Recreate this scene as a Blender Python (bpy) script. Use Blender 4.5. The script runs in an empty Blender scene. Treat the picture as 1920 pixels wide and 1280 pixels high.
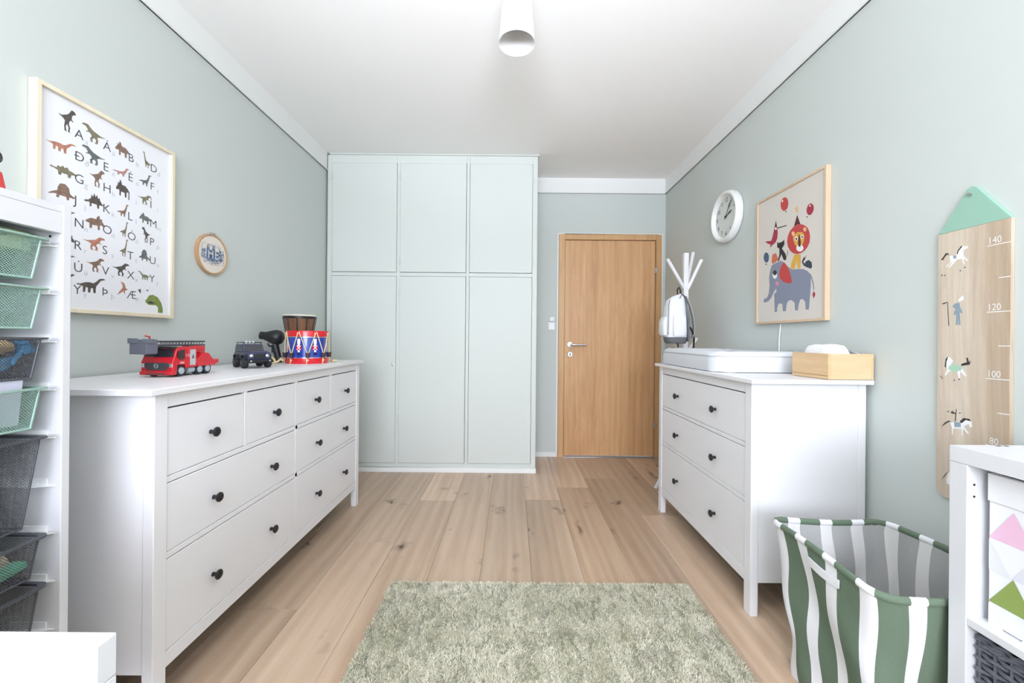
import bpy, bmesh, math, random
import numpy as np
from mathutils import Vector, Matrix, Euler

# ------------------------------------------------------------------ scene, camera, light
random.seed(7)
SC = bpy.context.scene
COL = SC.collection
PI = math.pi

cam_data = bpy.data.cameras.new('camera')
cam = bpy.data.objects.new('camera', cam_data); COL.objects.link(cam)
cam.location = (0, 0, 1.1105)
cam.rotation_euler = (PI / 2, -0.0089, 0)
cam_data.sensor_fit = 'HORIZONTAL'; cam_data.sensor_width = 36.0
cam_data.lens = 748.56 / 1920 * 36.0
cam_data.shift_x = -0.8 / 1920; cam_data.shift_y = -4.34 / 1920
cam_data.clip_start = 0.02
SC.camera = cam

SC.view_settings.view_transform = 'Standard'
SC.view_settings.look = 'None'
SC.view_settings.gamma = 1.0
SC.view_settings.use_curve_mapping = False
SC.view_settings.exposure = 0.0

world = bpy.data.worlds.new('overcast sky'); SC.world = world
world.use_nodes = True
wn = world.node_tree; wn.nodes.clear()
w_out = wn.nodes.new('ShaderNodeOutputWorld'); w_bg = wn.nodes.new('ShaderNodeBackground')
w_bg.inputs[0].default_value = (0.82, 0.91, 1.0, 1); w_bg.inputs[1].default_value = 1.3
wn.links.new(w_bg.outputs[0], w_out.inputs[0])

def area(name, loc, rot, sx, sy, power, color, spread=PI):
    d = bpy.data.lights.new(name, 'AREA'); d.shape = 'RECTANGLE'; d.size = sx; d.size_y = sy
    d.energy = power; d.color = color; d.spread = spread
    o = bpy.data.objects.new(name, d); COL.objects.link(o); o.location = loc; o.rotation_euler = rot
    return o
# daylight of the window behind the photographer: sky light falling in from above, lawn light coming up
area('window_sky_light', (0.0, -2.50, 1.6), (math.radians(65), 0, 0), 2.2, 1.45, 118, (0.765, 0.768, 1.0))
area('window_lawn_light', (0.0, -2.48, 1.55), (math.radians(112), 0, 0), 2.2, 1.25, 62, (0.845, 0.955, 0.925))
# added fill lamp behind the camera, aimed at the ceiling to brighten the room
area('added_ceiling_fill', (0.0, -1.35, 1.30), (math.radians(134), 0, 0), 1.0, 0.6, 46, (0.865, 0.872, 0.99), math.radians(72))

# ------------------------------------------------------------------ helpers
def lin(c):
    c = c / 255.0
    return c / 12.92 if c <= 0.04045 else ((c + 0.055) / 1.055) ** 2.4
def rgb(r, g, b): return (lin(r), lin(g), lin(b), 1.0)

class MB:
    """collects plain shapes into one mesh"""
    def __init__(s): s.v = []; s.f = []; s.mi = []; s.M = None; s.m = 0
    def add(s, vs, fs):
        b = len(s.v)
        if s.M is not None: vs = [tuple(s.M @ Vector(p)) for p in vs]
        s.v += [tuple(p) for p in vs]; s.f += [tuple(i + b for i in f) for f in fs]; s.mi += [s.m] * len(fs)
        return s
    def box(s, x0, x1, y0, y1, z0, z1):
        vs = [(x, y, z) for z in (z0, z1) for y in (y0, y1) for x in (x0, x1)]
        return s.add(vs, [(0, 2, 3, 1), (4, 5, 7, 6), (0, 1, 5, 4), (2, 6, 7, 3), (0, 4, 6, 2), (1, 3, 7, 5)])
    def taper(s, b, t):   # b, t = (x0,x1,y0,y1,z)
        vs = [(b[0], b[2], b[4]), (b[1], b[2], b[4]), (b[0], b[3], b[4]), (b[1], b[3], b[4]),
              (t[0], t[2], t[4]), (t[1], t[2], t[4]), (t[0], t[3], t[4]), (t[1], t[3], t[4])]
        return s.add(vs, [(0, 2, 3, 1), (4, 5, 7, 6), (0, 1, 5, 4), (2, 6, 7, 3), (0, 4, 6, 2), (1, 3, 7, 5)])
    def poly(s, pts): return s.add(pts, [tuple(range(len(pts)))])
    def prism(s, p2, axis, c0, c1):
        mk = {'x': lambda a, b, c: (c, a, b), 'y': lambda a, b, c: (a, c, b), 'z': lambda a, b, c: (a, b, c)}[axis]
        n = len(p2); vs = [mk(a, b, c0) for a, b in p2] + [mk(a, b, c1) for a, b in p2]
        fs = [tuple(range(n - 1, -1, -1)), tuple(range(n, 2 * n))] + [(i, (i + 1) % n, n + (i + 1) % n, n + i) for i in range(n)]
        return s.add(vs, fs)
    def tube(s, pts, r, n=8, closed=False):
        P = [Vector(p) for p in pts]; L = len(P)
        rr = r if isinstance(r, (list, tuple)) else [r] * L
        vs = []; fs = []; up = None
        for i, p in enumerate(P):
            if closed: d = P[(i + 1) % L] - P[i - 1]
            else: d = P[min(i + 1, L - 1)] - P[max(i - 1, 0)]
            d = d.normalized() if d.length > 1e-9 else Vector((0, 0, 1))
            if up is None:
                up = Vector((0, 0, 1)) if abs(d.z) < .9 else Vector((1, 0, 0))
            a = d.cross(up).normalized(); b = a.cross(d).normalized(); up = b
            for k in range(n):
                t = 2 * PI * k / n
                vs.append(tuple(p + (a * math.cos(t) + b * math.sin(t)) * rr[i]))
        for i in range(L if closed else L - 1):
            j = (i + 1) % L
            for k in range(n):
                fs.append((i * n + k, i * n + (k + 1) % n, j * n + (k + 1) % n, j * n + k))
        if not closed:
            fs.append(tuple(range(n - 1, -1, -1))); fs.append(tuple((L - 1) * n + k for k in range(n)))
        return s.add(vs, fs)
    def lathe(s, prof, n=24, c=(0, 0, 0), axis='z', cap=True):
        vs = []; fs = []
        mk = {'z': lambda x, y, h: (c[0] + x, c[1] + y, c[2] + h), 'x': lambda x, y, h: (c[0] + h, c[1] + x, c[2] + y),
              'y': lambda x, y, h: (c[0] + x, c[1] + h, c[2] + y)}[axis]
        for r, h in prof:
            for k in range(n):
                t = 2 * PI * k / n
                vs.append(mk(r * math.cos(t), r * math.sin(t), h))
        for i in range(len(prof) - 1):
            for k in range(n):
                fs.append((i * n + k, i * n + (k + 1) % n, (i + 1) * n + (k + 1) % n, (i + 1) * n + k))
        if cap and prof[0][0] > 1e-5: fs.append(tuple(range(n - 1, -1, -1)))
        if cap and prof[-1][0] > 1e-5: fs.append(tuple((len(prof) - 1) * n + k for k in range(n)))
        return s.add(vs, fs)
    def ball(s, c, r, nu=16, nv=10):
        r = r if isinstance(r, (list, tuple)) else (r, r, r)
        vs = []; fs = []
        for j in range(nv + 1):
            p = PI * j / nv
            for i in range(nu):
                t = 2 * PI * i / nu
                vs.append((c[0] + r[0] * math.sin(p) * math.cos(t), c[1] + r[1] * math.sin(p) * math.sin(t), c[2] + r[2] * math.cos(p)))
        for j in range(nv):
            for i in range(nu):
                fs.append((j * nu + i, (j + 1) * nu + i, (j + 1) * nu + (i + 1) % nu, j * nu + (i + 1) % nu))
        return s.add(vs, fs)
    def grid(s, fn, nu, nv, mat_fn=None):
        vs = [fn(i / nu, j / nv) for j in range(nv + 1) for i in range(nu + 1)]
        b = len(s.v); s.v += [tuple(p) for p in vs]
        for j in range(nv):
            for i in range(nu):
                a = b + j * (nu + 1) + i
                s.f.append((a, a + 1, a + nu + 2, a + nu + 1)); s.mi.append(mat_fn(i, j) if mat_fn else s.m)
        return s
    def mesh(s, name, fixn=True):
        me = bpy.data.meshes.new(name); me.from_pydata(s.v, [], s.f); 
        me.polygons.foreach_set('material_index', s.mi)
        if fixn:
            bm = bmesh.new(); bm.from_mesh(me)
            bmesh.ops.remove_doubles(bm, verts=bm.verts, dist=1e-6)
            bmesh.ops.recalc_face_normals(bm, faces=bm.faces); bm.to_mesh(me); bm.free()
        me.update()
        return me

WPOS = {}
def thing(name, label, cat, loc=(0, 0, 0), rotz=0.0, group=None):
    o = bpy.data.objects.new(name, None); COL.objects.link(o)
    o.empty_display_size = .05
    o.location = loc; o.rotation_euler = (0, 0, rotz)
    o['label'] = label; o['category'] = cat
    if group: o['group'] = group
    WPOS[o.name] = Vector(loc)
    return o
def obj(name, mb, m, parent=None, bevel=0, at=None, local=False, smooth=True, label=None, ang=35, seg=2, fixn=True):
    """links ONE mesh object; coordinates are in the room's frame unless local=True"""
    me = mb if isinstance(mb, bpy.types.Mesh) else mb.mesh(name, fixn)
    if len(me.materials) == 0:
        for q in (m if isinstance(m, (list, tuple)) else [m]): me.materials.append(q)
    if smooth:
        me.polygons.foreach_set('use_smooth', [True] * len(me.polygons)); me.set_sharp_from_angle(angle=math.radians(ang))
    o = bpy.data.objects.new(name, me); COL.objects.link(o)
    base = Vector((0, 0, 0))
    if parent is not None:
        o.parent = parent; base = WPOS[parent.name]
    if at is not None: o.location = Vector(at) - (Vector((0, 0, 0)) if local else base)
    elif parent is not None and not local: o.location = -base
    WPOS[o.name] = (Vector((0, 0, 0)) if local else (base + o.location))
    if bevel:
        b = o.modifiers.new('bevel', 'BEVEL'); b.width = bevel; b.segments = seg; b.limit_method = 'ANGLE'; b.angle_limit = math.radians(40)
    if label: o['label'] = label
    return o
def tag(o, label, cat, group=None):
    o['label'] = label; o['category'] = cat
    if group: o['group'] = group
    return o
def struct(o): o['kind'] = 'structure'; return o
def stuff(o): o['kind'] = 'stuff'; return o
def copy_tree(o, parent=None, level=0):
    c = o.copy(); COL.objects.link(c)
    if parent is not None: c.parent = parent
    WPOS[c.name] = WPOS.get(o.name, Vector((0, 0, 0)))
    for ch in list(o.children): copy_tree(ch, c)
    return c

# ------------------------------------------------------------------ materials
def mat(name, col, rough=.5, metal=0.0, noise=0.0, nscale=8.0, bump=0.0, bscale=200.0, spec=.5, coat=0.0, trans=0.0, stretch=(1, 1, 1), sheen=0.0):
    m = bpy.data.materials.new(name); m.use_nodes = True
    nt = m.node_tree; b = nt.nodes['Principled BSDF']
    b.inputs['Base Color'].default_value = col; b.inputs['Roughness'].default_value = rough; b.inputs['Metallic'].default_value = metal
    b.inputs['Specular IOR Level'].default_value = spec
    b.inputs['Coat Weight'].default_value = coat; b.inputs['Transmission Weight'].default_value = trans
    b.inputs['Sheen Weight'].default_value = sheen
    if noise or bump:
        tc = nt.nodes.new('ShaderNodeTexCoord'); mp = nt.nodes.new('ShaderNodeMapping'); mp.inputs['Scale'].default_value = stretch
        nt.links.new(tc.outputs['Object'], mp.inputs['Vector'])
    if noise:
        n = nt.nodes.new('ShaderNodeTexNoise'); n.inputs['Scale'].default_value = nscale; n.inputs['Detail'].default_value = 5
        nt.links.new(mp.outputs[0], n.inputs['Vector'])
        mx = nt.nodes.new('ShaderNodeMix'); mx.data_type = 'RGBA'
        mx.inputs[6].default_value = tuple(c * (1 - noise) for c in col[:3]) + (1,)
        mx.inputs[7].default_value = tuple(min(1, c * (1 + noise)) for c in col[:3]) + (1,)
        nt.links.new(n.outputs['Fac'], mx.inputs[0]); nt.links.new(mx.outputs[2], b.inputs['Base Color'])
    if bump:
        n2 = nt.nodes.new('ShaderNodeTexNoise'); n2.inputs['Scale'].default_value = bscale; n2.inputs['Detail'].default_value = 3
        nt.links.new(mp.outputs[0], n2.inputs['Vector'])
        bp = nt.nodes.new('ShaderNodeBump'); bp.inputs['Strength'].default_value = bump; bp.inputs['Distance'].default_value = .002
        nt.links.new(n2.outputs['Fac'], bp.inputs['Height']); nt.links.new(bp.outputs[0], b.inputs['Normal'])
    return m

def wood(name, c_light, c_dark, rough=.45, axis=1, grain=60.0, contrast=.5, rings=0.0, per_object=0.0, knots=0.0, coat=0.0):
    """wood with grain along one axis, optional knots and a shift of tone per piece"""
    m = bpy.data.materials.new(name); m.use_nodes = True
    nt = m.node_tree; N = nt.nodes; L = nt.links; b = N['Principled BSDF']
    b.inputs['Roughness'].default_value = rough; b.inputs['Coat Weight'].default_value = coat
    tc = N.new('ShaderNodeTexCoord'); oi = N.new('ShaderNodeObjectInfo')
    off = N.new('ShaderNodeVectorMath'); off.operation = 'SCALE'; off.inputs[0].default_value = (37, 51, 23)
    L.new(oi.outputs['Random'], off.inputs['Scale'])
    ad = N.new('ShaderNodeVectorMath'); ad.operation = 'ADD'
    L.new(tc.outputs['Object'], ad.inputs[0])
    if per_object: L.new(off.outputs[0], ad.inputs[1])
    mp = N.new('ShaderNodeMapping'); sc = [1.0, 1.0, 1.0]; sc[axis] = .06
    mp.inputs['Scale'].default_value = sc; L.new(ad.outputs[0], mp.inputs['Vector'])
    warp = N.new('ShaderNodeTexNoise'); warp.inputs['Scale'].default_value = 3.0; warp.inputs['Detail'].default_value = 3
    mp2 = N.new('ShaderNodeMapping'); sc2 = [1.0, 1.0, 1.0]; sc2[axis] = .35; mp2.inputs['Scale'].default_value = sc2
    L.new(ad.outputs[0], mp2.inputs['Vector']); L.new(mp2.outputs[0], warp.inputs['Vector'])
    wadd = N.new('ShaderNodeMix'); wadd.data_type = 'VECTOR'; wadd.inputs[0].default_value = .08
    L.new(mp.outputs[0], wadd.inputs[4]); L.new(warp.outputs['Color'], wadd.inputs[5])
    g = N.new('ShaderNodeTexNoise'); g.inputs['Scale'].default_value = grain; g.inputs['Detail'].default_value = 6; g.inputs['Roughness'].default_value = .65
    L.new(wadd.outputs[1], g.inputs['Vector'])
    g2 = N.new('ShaderNodeTexNoise'); g2.inputs['Scale'].default_value = grain * .16; g2.inputs['Detail'].default_value = 3
    L.new(wadd.outputs[1], g2.inputs['Vector'])
    mixf = N.new('ShaderNodeMath'); mixf.operation = 'ADD'
    h1 = N.new('ShaderNodeMath'); h1.operation = 'MULTIPLY'; h1.inputs[1].default_value = .5; L.new(g.outputs['Fac'], h1.inputs[0])
    h2 = N.new('ShaderNodeMath'); h2.operation = 'MULTIPLY'; h2.inputs[1].default_value = .5; L.new(g2.outputs['Fac'], h2.inputs[0])
    L.new(h1.outputs[0], mixf.inputs[0]); L.new(h2.outputs[0], mixf.inputs[1])
    ramp = N.new('ShaderNodeValToRGB'); e = ramp.color_ramp.elements
    e[0].position = .5 - contrast * .35; e[0].color = c_dark; e[1].position = .5 + contrast * .2; e[1].color = c_light
    L.new(mixf.outputs[0], ramp.inputs['Fac'])
    colour = ramp.outputs['Color']
    if rings:
        wv = N.new('ShaderNodeTexWave'); wv.wave_type = 'BANDS'; wv.bands_direction = 'X'; wv.inputs['Scale'].default_value = 5.0
        wv.inputs['Distortion'].default_value = 9.0; wv.inputs['Detail'].default_value = 3; wv.inputs['Detail Scale'].default_value = 1.2
        L.new(mp.outputs[0], wv.inputs['Vector'])
        mx = N.new('ShaderNodeMix'); mx.data_type = 'RGBA'; mx.blend_type = 'MULTIPLY'
        fr = N.new('ShaderNodeMath'); fr.operation = 'MULTIPLY'; fr.inputs[1].default_value = rings; L.new(wv.outputs['Fac'], fr.inputs[0])
        L.new(fr.outputs[0], mx.inputs[0]); L.new(colour, mx.inputs[6]); mx.inputs[7].default_value = (.72, .6, .48, 1)
        colour = mx.outputs[2]
    if knots:
        mk = N.new('ShaderNodeMapping'); sk = [5.4, 5.4, 5.4]; sk[axis] = 1.6; mk.inputs['Scale'].default_value = sk
        wk = N.new('ShaderNodeMix'); wk.data_type = 'VECTOR'; wk.inputs[0].default_value = .16
        wn2 = N.new('ShaderNodeTexNoise'); wn2.inputs['Scale'].default_value = 9.0; L.new(ad.outputs[0], wn2.inputs['Vector'])
        L.new(ad.outputs[0], wk.inputs[4]); L.new(wn2.outputs['Color'], wk.inputs[5]); L.new(wk.outputs[1], mk.inputs['Vector'])
        vo = N.new('ShaderNodeTexVoronoi'); vo.inputs['Scale'].default_value = 1.25; vo.inputs['Randomness'].default_value = 1.0
        L.new(mk.outputs[0], vo.inputs['Vector'])
        rk = N.new('ShaderNodeValToRGB'); ek = rk.color_ramp.elements
        ek[0].position = .03; ek[0].color = (1, 1, 1, 1); ek[1].position = .2; ek[1].color = (0, 0, 0, 1)
        mid = rk.color_ramp.elements.new(.07); mid.color = (.45, .45, .45, 1)
        L.new(vo.outputs['Distance'], rk.inputs['Fac'])
        kf = N.new('ShaderNodeMath'); kf.operation = 'MULTIPLY'; kf.inputs[1].default_value = knots; L.new(rk.outputs['Color'], kf.inputs[0])
        mx2 = N.new('ShaderNodeMix'); mx2.data_type = 'RGBA'
        L.new(kf.outputs[0], mx2.inputs[0]); L.new(colour, mx2.inputs[6]); mx2.inputs[7].default_value = tuple(c * .28 for c in c_dark[:3]) + (1,)
        colour = mx2.outputs[2]
    if per_object:
        hs = N.new('ShaderNodeHueSaturation'); L.new(colour, hs.inputs['Color'])
        mr = N.new('ShaderNodeMapRange'); mr.inputs['To Min'].default_value = 1 - per_object; mr.inputs['To Max'].default_value = 1 + per_object * .7
        L.new(oi.outputs['Random'], mr.inputs['Value']); L.new(mr.outputs[0], hs.inputs['Value'])
        colour = hs.outputs['Color']
    L.new(colour, b.inputs['Base Color'])
    bp = N.new('ShaderNodeBump'); bp.inputs['Strength'].default_value = .12; bp.inputs['Distance'].default_value = .001
    L.new(g.outputs['Fac'], bp.inputs['Height']); L.new(bp.outputs[0], b.inputs['Normal'])
    return m

WHITE = mat('white lacquer', rgb(236, 236, 237), .38, bump=.03, bscale=60, stretch=(1, 1, .2))
WHITE_FOIL = mat('white foil', rgb(218, 219, 221), .35)
WHITE_PLASTIC = mat('white plastic', rgb(235, 236, 235), .3)
WALL = mat('sage wall paint', rgb(204, 211, 206), .75, noise=.012, nscale=3, bump=.08, bscale=260)
WARD = mat('sage cupboard paint', rgb(212, 218, 212), .5, bump=.05, bscale=90)
CEIL = mat('ceiling paint', rgb(245, 245, 242), .85, bump=.05, bscale=160)
TRIM = mat('white trim paint', rgb(238, 240, 237), .5)
OAK = wood('oak veneer', rgb(224, 180, 131), rgb(188, 137, 91), .42, axis=2, grain=55, contrast=.75, rings=.22)
OAK_FRAME = wood('oak frame veneer', rgb(214, 172, 122), rgb(186, 140, 92), .42, axis=2, grain=60, contrast=.6)
FLOOR = wood('oak plank', rgb(224, 199, 172), rgb(150, 122, 98), .33, axis=1, grain=17, contrast=.95, rings=.35, per_object=.2, knots=1.0)
SUB = mat('dark joint', rgb(128, 100, 78), .8)
PALE_WOOD = wood('pale birch', rgb(240, 230, 205), rgb(226, 212, 182), .5, axis=2, grain=40, contrast=.5)
PINE = wood('natural pine frame', rgb(222, 198, 168), rgb(204, 172, 138), .5, axis=2, grain=40, contrast=.6)
BAMBOO = wood('bamboo', rgb(226, 196, 152), rgb(206, 168, 122), .45, axis=1, grain=70, contrast=.7)
PAULOWNIA = wood('paulownia board', rgb(220, 207, 188), rgb(172, 150, 124), .6, axis=2, grain=70, contrast=.8, rings=.5)
BLACK = mat('black plastic', rgb(30, 30, 33), .4)
KNOB = mat('dark knob metal', rgb(44, 44, 48), .35, metal=.4)
STEEL = mat('brushed steel', rgb(200, 200, 200), .28, metal=1.0)
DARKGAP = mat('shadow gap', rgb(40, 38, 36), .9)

# ------------------------------------------------------------------ room shell
XL, XR, YB, YF, ZC = -1.5585, 1.445, 3.79, -2.6, 2.641
YW, XW = 3.3156, 0.199      # wardrobe front and its right edge
floor = struct(obj('floor', MB().box(XL - .1, XR + .1, YF - .1, YB + .1, -.08, -.006), SUB))
seams = [0.1 + .242 * k for k in range(-7, 6)]
joints = {-.626: 2.74, .1: 2.764, -.868: 2.17, .826: 2.535, -1.11: 1.63, .342: .95, -.384: 1.35, -.142: 3.3, .584: 3.2, -1.352: 2.3, 1.068: 1.42, 1.31: 2.1, -1.594: 1.2}
for x0 in seams:
    key = min(joints, key=lambda q: abs(q - x0)); j = joints[key]
    ys = sorted(set([YF - .05, YB + .05] + [j + 2.05 * k for k in range(-4, 3) if YF < j + 2.05 * k < YB]))
    xa, xb = max(x0, XL - .05) + .0004, min(x0 + .242, XR + .05) - .0004
    if xb - xa < .02: continue
    for y0, y1 in zip(ys[:-1], ys[1:]):
        obj('plank', MB().box(xa, xb, y0 + .0004, y1 - .0004, -.012, 0), FLOOR, floor, bevel=.0007, seg=1)
ceiling = struct(obj('ceiling', MB().box(XL - .1, XR + .1, YF - .1, YB + .1, ZC, ZC + .08), CEIL))
wall_left = struct(obj('wall_left', MB().box(XL - .1, XL, YF - .1, YB + .1, 0, ZC), WALL))
wall_right = struct(obj('wall_right', MB().box(XR, XR + .1, YF - .1, YB + .1, 0, ZC), WALL))
# back wall with the door opening
DX0, DX1, DZ = .433, 1.405, 2.108
mb = MB().box(XL, DX0, YB, YB + .1, 0, ZC).box(DX1, XR, YB, YB + .1, 0, ZC).box(DX0, DX1, YB, YB + .1, DZ, ZC)
wall_back = struct(obj('wall_back', mb, WALL))
# wall behind the photographer with the window
WX0, WX1, WZ0, WZ1 = -1.3, 1.3, .85, 2.35
mb = MB().box(XL, WX0, YF - .1, YF, 0, ZC).box(WX1, XR, YF - .1, YF, 0, ZC).box(WX0, WX1, YF - .1, YF, 0, WZ0).box(WX0, WX1, YF - .1, YF, WZ1, ZC)
wall_front = struct(obj('wall_front', mb, WALL))
win = MB()
for a, b in ((WX0, WX0 + .06), (-.03, .03), (WX1 - .06, WX1)): win.box(a, b, YF - .09, YF - .03, WZ0, WZ1)
win.box(WX0 + .06, -.03, YF - .09, YF - .03, WZ0, WZ0 + .06).box(.03, WX1 - .06, YF - .09, YF - .03, WZ0, WZ0 + .06)
win.box(WX0 + .06, -.03, YF - .09, YF - .03, WZ1 - .06, WZ1).box(.03, WX1 - .06, YF - .09, YF - .03, WZ1 - .06, WZ1)
window_1 = struct(obj('window_1', win, TRIM, bevel=.004))
GLASS = mat('window glass', (1, 1, 1, 1), .0, trans=1.0)
for a, b in ((WX0 + .06, -.03), (.03, WX1 - .06)):
    obj('pane', MB().box(a, b, YF - .065, YF - .059, WZ0 + .06, WZ1 - .06), GLASS, window_1)
LAWN = mat('lawn', rgb(96, 140, 62), .95, noise=.3, nscale=3)
struct(obj('trim_lawn', MB().box(-14, 14, -30, YF - .3, -.7, -.6), LAWN)).name = 'ground'
# frieze band under the ceiling
ZB = 2.497
def band(name, x0, x1, y0, y1, ox, oy):
    m_ = MB().box(x0, x1, y0, y1, ZB, ZC)
    struct(obj(name, m_, TRIM))
    b_ = MB().box(x0 + min(ox, 0), x1 + max(ox, 0), y0 + min(oy, 0), y1 + max(oy, 0), ZB, ZB + .012)
    struct(obj('trim_4' if ox > 0 else ('trim_5' if ox < 0 else 'trim_6'), b_, TRIM, bevel=.003))
band('trim_1', XL, XL + .010, YF, YW - .002, .008, 0)
band('trim_2', XR - .010, XR, YF, YB - .011, -.008, 0)
band('trim_3', XW + .003, XR - .001, YB - .010, YB, 0, -.008)
for nm, b_ in (('baseboard_right', (XR - .012, XR, YF, YB - .001)), ('baseboard_left', (XL, XL + .012, YF, YW - .002))):
    struct(obj(nm, MB().box(*b_, 0, .045), TRIM, bevel=.003))
struct(obj('baseboard_back', MB().box(XW + .003, DX0 - .001, YB - .012, YB, 0, .045), TRIM, bevel=.003))
struct(obj('trim_7', MB().box(DX0 - .014, DX0 - .001, YB - .008, YB, .046, DZ + .012).box(DX0 - .001, DX1 + .014, YB - .008, YB, DZ + .001, DZ + .012).box(DX1 + .001, DX1 + .014, YB - .008, YB, 0, DZ + .001), TRIM))

# ------------------------------------------------------------------ door
door = MB().box(DX0 + .058, DX1 - .058, YB - .006, YB + .034, .014, DZ - .055)
door_1 = struct(obj('door_1', door, OAK, bevel=.003))
fr = MB().box(DX0, DX0 + .055, YB - .022, YB + .08, 0, DZ).box(DX1 - .055, DX1, YB - .022, YB + .08, 0, DZ).box(DX0 + .055, DX1 - .055, YB - .022, YB + .08, DZ - .052, DZ)
obj('door_frame', fr, OAK_FRAME, door_1, bevel=.003)
obj('threshold', MB().box(DX0 + .05, DX1 - .05, YB - .03, YB + .05, .0005, .008), STEEL, door_1, bevel=.002)
hz = 1.063; hx = .548
hd = MB().lathe([(.026, 0), (.026, -.007), (.010, -.009), (.010, -.045)], 20, (hx, YB - .006, hz), 'y')
hd.tube([(hx, YB - .045, hz), (hx + .012, YB - .052, hz), (hx + .05, YB - .052, hz), (hx + .15, YB - .052, hz)], [.010, .0105, .010, .0095], 12)
obj('handle', hd, STEEL, door_1)
esc = obj('escutcheon', MB().lathe([(.026, 0), (.026, -.006), (.022, -.009)], 20, (hx - .002, YB - .006, .972), 'y'), STEEL, door_1)
obj('keyhole', MB().box(hx - .006, hx + .003, YB - .0165, YB - .0145, .957, .984), DARKGAP, esc)
for z in (1.769, .311):
    obj('hinge', MB().lathe([(.009, 0), (.009, .05)], 10, (DX1 - .055, YB - .030, z - .025)).box(DX1 - .068, DX1 - .042, YB - .024, YB - .0215, z - .025, z + .025), STEEL, door_1)
tg = obj('light_switch', MB().box(.338, .402, YB - .011, YB, 1.198, 1.272), WHITE_PLASTIC, bevel=.003)
tag(tg, 'larger square white light switch beside the oak door, below the small one', 'switch')
obj('rocker', MB().box(.347, .393, YB - .015, YB - .011, 1.207, 1.263), WHITE_PLASTIC, tg, bevel=.002)
tg = obj('wall_switch', MB().box(.352, .396, YB - .013, YB, 1.284, 1.324), WHITE_PLASTIC, bevel=.003)
tag(tg, 'small white square switch above the larger light switch', 'switch')
obj('button', MB().lathe([(.008, 0), (.008, -.003), (.006, -.004)], 12, (.374, YB - .013, 1.304), 'y'), WHITE_PLASTIC, tg)

# ------------------------------------------------------------------ built-in wardrobe
wr = thing('wardrobe', 'tall built-in sage painted wardrobe with six flat doors filling the far left corner', 'wardrobe', (-.66, YW, 0))
x0, x1 = -1.5455, XW
fz = YW
bd = MB()
for a, b in ((x0, -1.505), (-.966, -.940), (-.390, -.364), (.159, x1)): bd.box(a, b, fz, fz + .03, .04, 2.628)
for a, b in ((-1.505, -.966), (-.940, -.390), (-.364, .159)):
    for c, d in ((.04, .076), (1.626, 1.657), (2.562, 2.628)): bd.box(a, b, fz, fz + .03, c, d)
obj('face_frame', bd, WARD, wr, bevel=.002)
obj('carcass', MB().box(x1 - .022, x1, fz + .0302, YB - .002, 0.04, 2.628).box(x0, x0 + .02, fz + .0302, YB - .002, .04, 2.628).box(x0 + .02, x1 - .022, fz + .2, fz + .21, .04, 2.628), WARD, wr)
obj('cornice', MB().box(x0 + .02, x1 + .012, fz - .014, fz + .03, 2.6285, 2.6405).box(x1 - .01, x1 + .012, fz + .0305, YB - .014, 2.6285, 2.6405), WARD, wr, bevel=.003)
obj('plinth', MB().box(x0, x1 + .004, fz - .012, fz + .03, 0, .039), TRIM, wr, bevel=.003)
drs = []
for (a, b) in ((-1.505, -.966), (-.940, -.390), (-.364, .159)):
    for (c, d) in ((.076, 1.626), (1.657, 2.562)):
        dd = obj('door', MB().box(a + .0025, b - .0025, fz - .006, fz + .016, c + .0025, d - .0025), WARD, wr, bevel=.002)
        drs.append((dd, a, b, c, d))
        hxp = a + .006 if a < -.5 and a > -1 else b - .006
        if a > -.5:
            for z in ((.45, 1.5) if c < 1 else (1.75, 2.45)):
                obj('hinge', MB().lathe([(.005, 0), (.005, .055)], 8, (b + .002, fz - .008, z - .03)), WARD, dd)
        else:
            for z in ((.45, 1.5) if c < 1 else (1.75, 2.45)):
                obj('hinge', MB().lathe([(.005, 0), (.005, .055)], 8, (a - .002, fz - .008, z - .03)), WARD, dd)
ky = obj('keyhole', MB().lathe([(.008, 0), (.008, -.002), (.006, -.003)], 12, (-.992, fz - .006, .895), 'y').box(-.9945, -.9895, fz - .0115, fz - .0085, .878, .894), STEEL, drs[0][0], label='small metal keyhole cover')

# ------------------------------------------------------------------ pendant lamp
lp = thing('pendant_lamp', 'white conical pendant lamp hanging from the ceiling, open at the bottom', 'lamp', (.0066, 1.5, 2.22))
prof = [(.0680, 0), (.0672, .003), (.066, .02), (.0585, .11), (.0515, .19), (.044, .25), (.034, .28), (.016, .292), (.010, .300), (.0085, .297), (.015, .289), (.032, .277), (.042, .248), (.0495, .188), (.0565, .11), (.0645, .02), (.0655, .003), (.0680, 0)]
SHADE = mat('white lamp shade', rgb(240, 241, 239), .45)
obj('shade', MB().lathe(prof, 40, (.0066, 1.5, 2.22), cap=False), SHADE, lp)
obj('bulb', MB().ball((.0066, 1.5, 2.34), (.03, .03, .036)), mat('frosted bulb', rgb(240, 240, 236), .3), lp)
obj('socket', MB().lathe([(.019, 0), (.019, .10), (.012, .12)], 16, (.0066, 1.5, 2.372)), WHITE_PLASTIC, lp)
obj('cord', MB().tube([(.0066, 1.5, 2.515), (.0066, 1.5, 2.60)], .0035, 8), WHITE_PLASTIC, lp)
obj('ceiling_rose', MB().lathe([(.03, 0), (.045, .015), (.048, .040)], 24, (.0066, 1.5, 2.6)), WHITE_PLASTIC, lp)

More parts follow.
